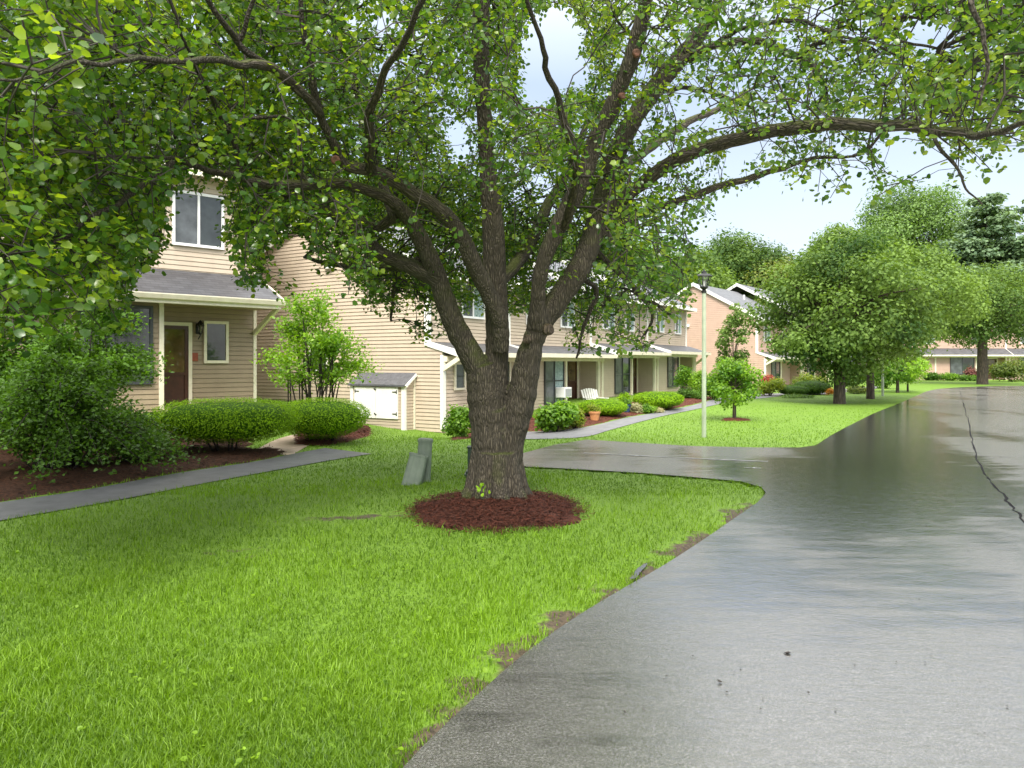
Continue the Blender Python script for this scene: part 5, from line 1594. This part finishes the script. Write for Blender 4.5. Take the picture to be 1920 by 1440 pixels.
def round_bush(name, label, u, Y, hw_px, v_top, v_bot, n, leaf, mat, seed, kind='quad', tint0=0.42, cat='shrub', nb=14, stem=True, group=None, z0=None):
    """loose rounded bush from several leafy lumps"""
    rr = random.Random(seed)
    x0, y0, zg = at(u, Y, z0)
    hw = hw_px / F * Y; zt = zat(v_top, Y); zb = zg
    zc = (zt + zb) / 2; hh = (zt - zb) / 2
    blobs = []
    for k in range(nb):
        d = Vector((rr.gauss(0, 1), rr.gauss(0, 1), rr.gauss(0.15, 0.8))).normalized() * rr.uniform(0.3, 0.72)
        s = rr.uniform(0.35, 0.5)
        blobs.append((x0 + d.x * hw, y0 + d.y * hw * 0.9, zc + d.z * hh, s * hw, s * hw, s * hh * 1.1))
    st = [([(x0 + rr.gauss(0, 0.04), y0, zg - 0.05, 0.02), (b[0], b[1], b[2], 0.006)], 5) for b in blobs[:8]] if stem else None
    return plant(name, label, cat, (x0, y0, zg), blobs, n, leaf, mat, seed, kind, st, group, (0.5, 1.05), jag=leaf * 0.5, tint0=tint0, floor=zg + 0.02)


# left: loose shrubs by the porch
arch_shrub('shrub', 'big loose dark green shrub spilling over the mulch at the left of the asphalt path', 115, 11.0, 1.95, 2.05, 25000, 0.060, 'shrub', 401, 90, tint0=0.56, start=0.15, droop=0.75, spray=0.12)
arch_shrub('shrub', 'low feathery shrub with light tips between the big loose shrub and the clipped hedge', 255, 11.7, 0.75, 0.95, 6000, 0.045, 'shrub', 402, 40, tint0=0.62, start=0.15, droop=0.7, spray=0.09)
arch_shrub('shrub', 'tall leafy shrub reaching up before the dark porch window', 165, 13.6, 1.4, 3.5, 15000, 0.075, 'shrub', 403, 40, tint0=0.72, start=0.3, droop=0.3, spray=0.15)
arch_shrub('shrub', 'tall dark shrub half hidden under the pear leaves at the far left', 30, 13.4, 1.5, 3.2, 14000, 0.075, 'shrub', 404, 40, tint0=0.45, start=0.2, droop=0.4, spray=0.15)
clipped('hedge', 'long clipped bright green yew hedge with a squared end beside the asphalt path', 'hedge', 426, 13.2, 124, 749, 0.85, 411, n=20000, pw=3.2, base_gap=0.22)
clipped('hedge', 'second clipped yew mound on the red mulch, behind the squared hedge', 'hedge', 606, 15.1, 80, 748, 0.85, 412, n=15000, pw=2.6, base_gap=0.12)
arch_shrub('shrub', 'tall lime green shrub fanning up on bare stems behind the clipped hedges', 592, 17.6, 1.3, 3.9, 8600, 0.085, 'lime', 413, 30, tint0=0.38, start=0.48, stemr=0.020, base_r=0.28, droop=0.12, spray=0.17)
round_bush('shrub', 'leafy shrub against the porch wall, left of the big trunk', 864, 18.3, 34, 757, 815, 3600, 0.085, 'lime', 414, tint0=0.3)
# bed before the tan terrace
round_bush('shrub', 'broad-leaved bright shrub just right of the big trunk', 1042, G(1042, 810).y, 45, 750, 812, 5200, 0.085, 'lime', 421, kind='leaf', tint0=0.35)
round_bush('shrub', 'yellowish shrub leaning against the broad-leaved bright shrub', 1078, G(1078, 804).y, 18, 760, 806, 2400, 0.06, 'yellow', 422, tint0=0.4)
clipped('hedge', 'clipped green mound behind the terracotta pot', 'hedge', 1130, G(1130, 783).y, 44, 749, 0.55, 423, n=9000, leaf=0.04, pw=2.4, base_gap=0.06)
clipped('hedge', 'larger clipped green mound beside the walk, left of the lamp post', 'hedge', 1234, G(1234, 768).y, 45, 735, 0.65, 424, n=9000, leaf=0.045, pw=2.5, base_gap=0.06)
round_bush('shrub', 'small round green bush behind the blue pot', 1172, G(1172, 760).y, 14, 737, 758, 1800, 0.05, 'hedge', 425)
round_bush('perennial', 'pale mauve perennials along the mulch beside the blue pot', 1192, G(1192, 775).y, 16, 757, 776, 1500, 0.06, 'rosepale', 426, cat='plant', stem=False)
round_bush('perennial', 'low green perennial between the pale perennials and the walk', 1215, G(1215, 775).y, 15, 758, 776, 1500, 0.06, 'lime', 427, cat='plant', stem=False, tint0=0.3)
round_bush('perennial', 'straw coloured low plant at the edge of the walk', 1236, G(1236, 774).y, 9, 765, 776, 900, 0.05, 'rosepale', 428, cat='plant', stem=False, tint0=0.6)
round_bush('shrub', 'dark bushy shrub at the corner of the tan terrace', 1282, G(1282, 750).y, 17, 728, 752, 2200, 0.06, 'shrub', 429)
arch_shrub('shrub', 'leggy pale leafed shrub in front of the last terrace window', 1283, 31.0, 0.45, 1.55, 1800, 0.085, 'lime', 430, 14, tint0=0.2, start=0.4, spray=0.10)
round_bush('shrub', 'yellow-green shrub behind the lamp post', 1309, 29.0, 23, 690, 755, 4200, 0.085, 'lime', 431, tint0=0.55)
round_bush('shrub', 'low green bush at the foot of the yellow-green shrub', 1303, G(1303, 750).y, 16, 733, 752, 1700, 0.06, 'shrub', 432, tint0=0.7)
round_bush('shrub', 'dark green shrub behind the young lawn tree', 1342, 27.8, 30, 705, 752, 4200, 0.085, 'shrub', 433, tint0=0.6)
round_bush('shrub', 'golden rounded shrub under the rose house', 1443, 36.0, 30, 704, 750, 4200, 0.09, 'yellow', 434, tint0=0.32)
round_bush('shrub', 'pale blossoming shrub left of the golden shrub', 1411, 35.5, 12, 716, 748, 1600, 0.08, 'rosepale', 435, tint0=0.4)
round_bush('flowering_shrub', 'red flowering shrub showing above the golden shrub', 1440, 38.5, 13, 697, 720, 1500, 0.08, 'redbloom', 436)
clipped('hedge', 'flat dark clipped mound beside the golden shrub', 'hedge', 1488, 36.5, 26, 723, 0.6, 437, mat='shrub', n=5000, leaf=0.07, pw=2.4, base_gap=0.02)
clipped('hedge', 'taller dark clipped mound left of the thick pear trunk', 'hedge', 1522, 37.5, 32, 714, 0.8, 438, mat='shrub', n=6000, leaf=0.07, pw=2.4, base_gap=0.02)
round_bush('shrub', 'golden green shrub behind the dark clipped mounds', 1518, 41, 32, 696, 735, 3200, 0.10, 'yellow', 439, tint0=0.15)
round_bush('flower', 'orange flowers by the walk beside the thick pear trunk', 1556, 36.5, 9, 728, 742, 700, 0.06, 'orangebloom', 440, cat='flower', stem=False)
round_bush('perennial', 'low mixed perennials along the walk between the two pear trunks', 1606, 38.5, 28, 724, 742, 2600, 0.08, 'olive', 441, cat='plant', stem=False)
round_bush('perennial', 'grey-green ground cover spilling onto the lawn under the golden shrub', 1490, 34.0, 36, 741, 750, 1800, 0.07, 'pale', 442, cat='plant', stem=False, tint0=0.6)
round_bush('shrub', 'green shrub at the left end of the far house', 1748, 67.0, 17, 699, 714, 1600, 0.16, 'shrub', 443, tint0=0.5)
round_bush('shrub', 'light green shrub under the left of the far window', 1782, 66.5, 17, 699, 714, 1500, 0.16, 'lime', 444, tint0=0.35)
round_bush('shrub', 'plum coloured shrub before the far window', 1822, 67.5, 13, 688, 712, 1300, 0.16, 'purple', 445)
round_bush('shrub', 'green shrub beside the far tree trunk', 1815, 65.5, 18, 704, 714, 1300, 0.16, 'shrub', 446, tint0=0.8)
round_bush('shrub', 'big yellow-flecked shrub at the right end of the far house', 1898, 63.0, 34, 668, 716, 4200, 0.18, 'olive', 447, tint0=0.25)
round_bush('shrub', 'lime shrub behind the forked pear trunk', 1662, 46, 26, 693, 728, 2600, 0.13, 'lime', 448, tint0=0.2)
round_bush('shrub', 'dark shrub in the shade behind the slim pear trunk', 1600, 43, 24, 690, 735, 2600, 0.12, 'shrub', 449, tint0=0.3)


# ------------------------------------------------------------------ street furniture and garden things
def lamp_post(u, v, v_cap, label, w=0.09):
    b = G(u, v); h = zat(v_cap, b.y) - b.z
    t = empty('lamp_post', b, label, 'street lamp', 'green lamp posts on the lawn')
    m = MB(b)
    m.lathe([(w * 0.54, -0.1), (w * 0.54, 0.5), (w * 0.46, h - 0.42)], seg=18).build('post', M['postgreen'], t, smooth=True)
    m = MB(b)
    zb = h - 0.42
    m.lathe([(0.055, zb - 0.02), (0.058, zb + 0.03), (0.035, zb + 0.05), (0.085, zb + 0.09), (0.09, zb + 0.115), (0.03, zb + 0.12)], seg=16)
    m.lathe([(0.19, zb + 0.335), (0.185, zb + 0.35), (0.12, zb + 0.385), (0.06, zb + 0.40), (0.055, zb + 0.425), (0.06, zb + 0.44), (0.025, zb + 0.455), (0.02, zb + 0.475), (0.004, zb + 0.49)], seg=6)
    lo = m.build('lantern', M['black'], t)
    for k in range(6):
        a = k * math.pi / 3
        MB(b).bar((0.078 * math.cos(a), 0.078 * math.sin(a), zb + 0.11), (0.158 * math.cos(a), 0.158 * math.sin(a), zb + 0.34), 0.013).build('cage_bar', M['black'], lo)
    MB(b).lathe([(0.066, zb + 0.122), (0.14, zb + 0.333)], seg=6).build('lamp_glass', M['lampglass'], lo)
    MB(b).lathe([(0.022, zb + 0.122), (0.03, zb + 0.2), (0.022, zb + 0.24)], seg=10).build('bulb_socket', M['white'], lo)
    return t


lamp_post(1320, 820, 511, 'tall pale green lamp post with a black lantern at the corner of the parking bay')
lamp_post(1655, 743, 648, 'far pale lamp post whose top is lost in the pear leaves', 0.11)


def pedestal(base, top, w, d, label, Y, cap_tilt=0.0):
    """ribbed utility cover standing askew in the grass"""
    B = Vector(base); T = Vector(top)
    t = empty('utility_pedestal', B, label, 'utility box', 'utility covers in the lawn')
    ax = (T - B); L = ax.length; ax.normalize()
    sx = Vector((1, 0, 0)); sx = (sx - ax * sx.dot(ax)).normalized(); sy = ax.cross(sx).normalized()

    def put(pts, z, s=1.0): return [B + sx * x * s + sy * y * s + ax * z for x, y in pts]
    out = []
    n = 40
    for i in range(n):
        a = 2 * math.pi * i / n
        c, s = math.cos(a), math.sin(a)
        k = (abs(c) ** 5 + abs(s) ** 5) ** (-0.2)
        rib = 1.0 - (0.045 if (i % 5 in (2,)) else 0)
        out.append((w / 2 * c * k * rib, d / 2 * s * k * rib))
    bm = bmesh.new()
    rows = [put(out, -0.06, 1.06), put(out, L * 0.04, 1.05), put(out, L * 0.96, 0.97)]
    vr = [[bm.verts.new(p) for p in r] for r in rows]
    for a, b in zip(vr[:-1], vr[1:]):
        for i in range(n): bm.faces.new((a[i], a[(i + 1) % n], b[(i + 1) % n], b[i]))
    bm.faces.new(vr[-1])
    bmesh.ops.recalc_face_normals(bm, faces=bm.faces)
    me = bpy.data.meshes.new('cover'); bm.to_mesh(me); bm.free(); link('cover', me, M['pedestal'], t)
    bm = bmesh.new()
    rows = [put(out, L * 0.93, 1.07), put(out, L * 0.985, 1.08), put(out, L * 1.0, 1.02), put(out, L * 1.012, 0.8)]
    vr = [[bm.verts.new(p) for p in r] for r in rows]
    for a, b in zip(vr[:-1], vr[1:]):
        for i in range(n): bm.faces.new((a[i], a[(i + 1) % n], b[(i + 1) % n], b[i]))
    bm.faces.new(vr[-1]); bm.faces.new(vr[0][::-1])
    me = bpy.data.meshes.new('cap'); bm.to_mesh(me); bm.free(); link('cap', me, M['pedestal'], t)


b = G(793, 903)
pedestal(b, P(798, 823, b.y), 0.185, 0.17, 'taller upright ribbed grey-green utility pedestal in the lawn', b.y)
b2 = G(772, 908)
pedestal(b2, P(786, 852, b2.y + 0.05), 0.24, 0.17, 'short leaning grey-green utility box propped against the taller pedestal', b2.y)
b = G(884, 893)
t = empty('garden_light', b, 'squat dark green metal box with a stepped foot, half behind the big trunk', 'utility box')
MB(b).box(-0.095, 0.16, -0.13, 0.13, -0.03, 0.05).box(-0.075, 0.14, -0.11, 0.11, 0.05, 0.085).build('foot', M['darkgreen'], t, bevel=0.008)
MB(b).box(-0.05, 0.12, -0.08, 0.08, 0.085, 0.40).build('housing', M['darkgreen'], t, bevel=0.008)
MB(b).box(-0.06, 0.13, -0.09, 0.09, 0.40, 0.425).build('lid', M['darkgreen'], t, bevel=0.008)


def pot(u, v, Ht, r, label, mat, plant_mat, seed, pn, tint0):
    b = G(u, v)
    t = empty('flower_pot', b, label, 'flower pot')
    MB(b).lathe([(r * 0.68, 0.0), (r * 0.95, Ht * 0.8), (r * 1.08, Ht * 0.81), (r * 1.1, Ht), (r * 0.96, Ht), (r * 0.94, Ht * 0.9)], seg=24).build('pot', M[mat], t, smooth=True)
    p, nr, i = blob_leaves([(b.x - r * 0.5, b.y, b.z + Ht + 0.10, r * 0.9, r * 0.8, 0.14), (b.x + r * 0.4, b.y, b.z + Ht + 0.06, r * 0.8, r * 0.8, 0.10)], pn, np.random.default_rng(seed), (0.2, 1.1))
    V, T, c = leaf_cloud(p, nr, 0.055, 'quad', np.clip(np.random.default_rng(seed).normal(tint0, 0.2, pn), 0, 1), np.random.default_rng(seed))
    link('plant', np_mesh('plant', V, T, {'tint': c}), M[plant_mat], t)
    return t


pot(1115, 791, 0.30, 0.155, 'orange terracotta pot with yellowing plants on the red mulch', 'terracotta', 'yellow', 501, 500, 0.3)
pot(1175, 776, 0.30, 0.13, 'dark blue glazed pot in front of the small round bush', 'bluepot', 'lime', 502, 400, 0.3)

# fan-backed garden chair on the porch of the second unit
c0 = gmb.w(9.1, 0.35, 0.0); c0.z = -0.28
ch = empty('garden_chair', c0, 'pale fan-backed garden chair on the porch behind the clipped mound', 'chair')
fd = Vector((0.55, -0.83, 0))
CH = (c0, (0.83, 0.55))
m = MB(*CH, n=fd)
for k in range(7):
    a = (k - 3) * 0.085
    m.hexa([(a - 0.036 + a * .2, -0.22, 0.34), (a + 0.036 + a * .2, -0.22, 0.34), (a + 0.036 + a * .2, -0.20, 0.34), (a - 0.036 + a * .2, -0.20, 0.34),
            (a * 1.35 - 0.045, -0.42, 0.92 - 0.9 * a * a), (a * 1.35 + 0.045, -0.42, 0.92 - 0.9 * a * a), (a * 1.35 + 0.045, -0.40, 0.92 - 0.9 * a * a), (a * 1.35 - 0.045, -0.40, 0.92 - 0.9 * a * a)])
m.build('backrest', M['white'], ch)
m = MB(*CH, n=fd)
for k in range(6):
    m.hexa([(-0.26, -0.22 + k * 0.085, 0.33 + k * 0.014), (0.26, -0.22 + k * 0.085, 0.33 + k * 0.014), (0.26, -0.145 + k * 0.085, 0.344 + k * 0.014), (-0.26, -0.145 + k * 0.085, 0.344 + k * 0.014),
            (-0.26, -0.22 + k * 0.085, 0.35 + k * 0.014), (0.26, -0.22 + k * 0.085, 0.35 + k * 0.014), (0.26, -0.145 + k * 0.085, 0.364 + k * 0.014), (-0.26, -0.145 + k * 0.085, 0.364 + k * 0.014)])
m.build('seat', M['white'], ch)
for sx in (-0.31, 0.31):
    MB(*CH, n=fd).box(sx - 0.06, sx + 0.06, -0.35, 0.32, 0.55, 0.575).build('arm', M['white'], ch)
    for yy in (-0.3, 0.24):
        MB(*CH, n=fd).box(sx - 0.02, sx + 0.02, yy - 0.04, yy + 0.04, 0.0, 0.55).build('leg', M['white'], ch)

# worn paint, seam and debris on the wet asphalt
def ribbon(name, pts, w, z, mat, kind='structure', wob=0.0):
    r_ = np.random.default_rng(3)
    c = np.array(catmull(pts, 8)); d = np.gradient(c, axis=0); d /= np.linalg.norm(d, axis=1, keepdims=True)
    nn = np.stack([-d[:, 1], d[:, 0]], 1)
    ww = w / 2 * (1 + wob * r_.normal(0, 1, len(c)))[:, None]
    c = c + nn * (wob * 0.03 * r_.normal(0, 1, (len(c), 1)))
    V = np.concatenate([np.column_stack([c + nn * ww, np.full(len(c), z)]), np.column_stack([c - nn * ww, np.full(len(c), z)])])
    n = len(c); T = np.array([(i, i + n, i + n + 1, i + 1) for i in range(n - 1)])
    return tag(link(name, np_mesh(name, V, T), mat), kind=kind)


ribbon('road_line', gp((1800, 733), (1806, 755), (1815, 790), (1824, 830), (1838, 875), (1862, 910), (1893, 945), (1926, 985), (1990, 1050)), 0.02, 0.0165, M['seam'], wob=0.4)
ribbon('road_line', gp((1832, 857), (1870, 858), (1930, 861), (2050, 868)), 0.016, 0.0165, M['seam'], wob=0.4)
ribbon('road_marking', gp((1095, 851), (1180, 855), (1300, 861), (1440, 867)), 0.06, 0.0168, M['mark'], wob=0.3)
ribbon('road_marking', gp((1396, 878.5), (1412, 879.2), (1426, 879.8)), 0.06, 0.0168, M['mark'], wob=0.5)
pud = gp((1180, 1090), (1188, 1083), (1192, 1074), (1204, 1065), (1213, 1061), (1211, 1067), (1204, 1074), (1198, 1082), (1190, 1090))
wm, nt, out = new_mat('puddle'); bs = N(nt, 'ShaderNodeBsdfPrincipled')
bs.inputs['Base Color'].default_value = (0.05, 0.04, 0.03, 1); bs.inputs['Roughness'].default_value = 0.03; bs.inputs['IOR'].default_value = 1.6
nt.links.new(bs.outputs[0], out.inputs[0])
flat_sheet('puddle_water', [tuple(p) for p in catmull(pud + [pud[0]], 5)][:-1], 0.022, wm)
r_ = np.random.default_rng(9)
n = 46
uu = r_.uniform(1150, 1900, n); vv = r_.uniform(980, 1430, n)
pp = np.array([[*G(a, b)[:2], 0.019] for a, b in zip(uu, vv)])
V, T, c = leaf_cloud(pp, np.array([0, 0, 1.0]) + r_.normal(0, 0.15, (n, 3)), r_.uniform(0.006, 0.015, n), 'leaf', None, r_)
big = np.array([[*G(1484, 1230)[:2], 0.02], [*G(1350, 1283)[:2], 0.02]])
V2, T2, c2 = leaf_cloud(big, np.array([[0, 0, 1.0]] * 2) + r_.normal(0, 0.2, (2, 3)), np.array([0.05, 0.03]), 'leaf', None, r_)
V_, T_ = join([(V, T), (V2, T2)])
tag(link('leaf_debris', np_mesh('leaf_debris', V_, T_), M['twig']), 'dark leaf bits scattered on the wet road', 'debris', kind='stuff')

# ------------------------------------------------------------------ light, sky, camera
SUN_EL, SUN_AZ = math.radians(50), math.radians(186)      # azimuth clockwise from +Y
w = bpy.data.worlds.new('World'); scene.world = w; w.use_nodes = True
nt = w.node_tree; nt.nodes.clear()
out = nt.nodes.new('ShaderNodeOutputWorld')
sky = N(nt, 'ShaderNodeTexSky', sky_type='NISHITA')
sky.sun_disc = False; sky.sun_elevation = SUN_EL; sky.sun_rotation = SUN_AZ
sky.air_density = 1.0; sky.dust_density = 2.5; sky.ozone_density = 1.5
bg1 = N(nt, 'ShaderNodeBackground'); bg1.inputs['Strength'].default_value = 0.05
nt.links.new(sky.outputs[0], bg1.inputs['Color'])
# thin cloud sheet, brighter overhead as an overcast sky is
tc = N(nt, 'ShaderNodeTexCoord'); sp = N(nt, 'ShaderNodeSeparateXYZ'); nt.links.new(tc.outputs['Generated'], sp.inputs[0])
cl = ramp(nt, sp.outputs[2], [(0.0, (0.50, 0.51, 0.53)), (0.18, (0.42, 0.45, 0.50)), (0.35, (0.34, 0.39, 0.47)), (0.43, (0.58, 0.61, 0.66)), (0.50, (1.2, 1.17, 1.12)), (1.0, (2.1, 2.05, 1.95))])
cn = noise_tex(nt, mapping(nt, tc.outputs['Generated'], (1, 1, 3)), 1.6, 5, 0.55)
cc = mix(nt, 1.0, cl.outputs[0], ramp(nt, cn.outputs[0], [(0.3, (0.9, 0.9, 0.9)), (0.7, (1.08, 1.08, 1.06))]).outputs[0], 'MULTIPLY')
gl = ramp(nt, mathn(nt, 'ADD', mathn(nt, 'MULTIPLY', sp.outputs[1], 0.5), 0.5), [(0.0, (1.7, 1.66, 1.6)), (0.40, (1.3, 1.28, 1.25)), (0.58, (1, 1, 1))])  # extra sky glow added behind the camera to light facades, trunk and lawn
cc = mix(nt, 1.0, cc, gl.outputs[0], 'MULTIPLY')
bg2 = N(nt, 'ShaderNodeBackground'); bg2.inputs['Strength'].default_value = 0.85
nt.links.new(cc, bg2.inputs['Color'])
ad = N(nt, 'ShaderNodeAddShader')
nt.links.new(bg1.outputs[0], ad.inputs[0]); nt.links.new(bg2.outputs[0], ad.inputs[1]); nt.links.new(ad.outputs[0], out.inputs[0])

sl = bpy.data.lights.new('sun', 'SUN'); sl.energy = 2.6; sl.angle = math.radians(18); sl.color = (1.0, 0.96, 0.88)
so = bpy.data.objects.new('sun', sl); COL.objects.link(so)
dv = Vector((math.sin(SUN_AZ) * math.cos(SUN_EL), math.cos(SUN_AZ) * math.cos(SUN_EL), math.sin(SUN_EL)))
so.rotation_euler = (-dv).to_track_quat('-Z', 'Y').to_euler(); so.location = dv * 50

cam = bpy.data.cameras.new('camera'); co_ = bpy.data.objects.new('camera', cam); COL.objects.link(co_)
co_.location = (0, 0, EYE); co_.rotation_euler = (math.radians(90), 0, 0)
cam.sensor_width = 36; cam.lens = 36 * F / 1920; cam.shift_y = -(720 - HZ) / 1920
cam.clip_start = 0.05; cam.clip_end = 3000
scene.camera = co_
scene.view_settings.view_transform = 'Standard'; scene.view_settings.look = 'None'
scene.view_settings.exposure = 0.85; scene.view_settings.gamma = 1.0
scene.cycles.max_bounces = 8; scene.cycles.transparent_max_bounces = 6
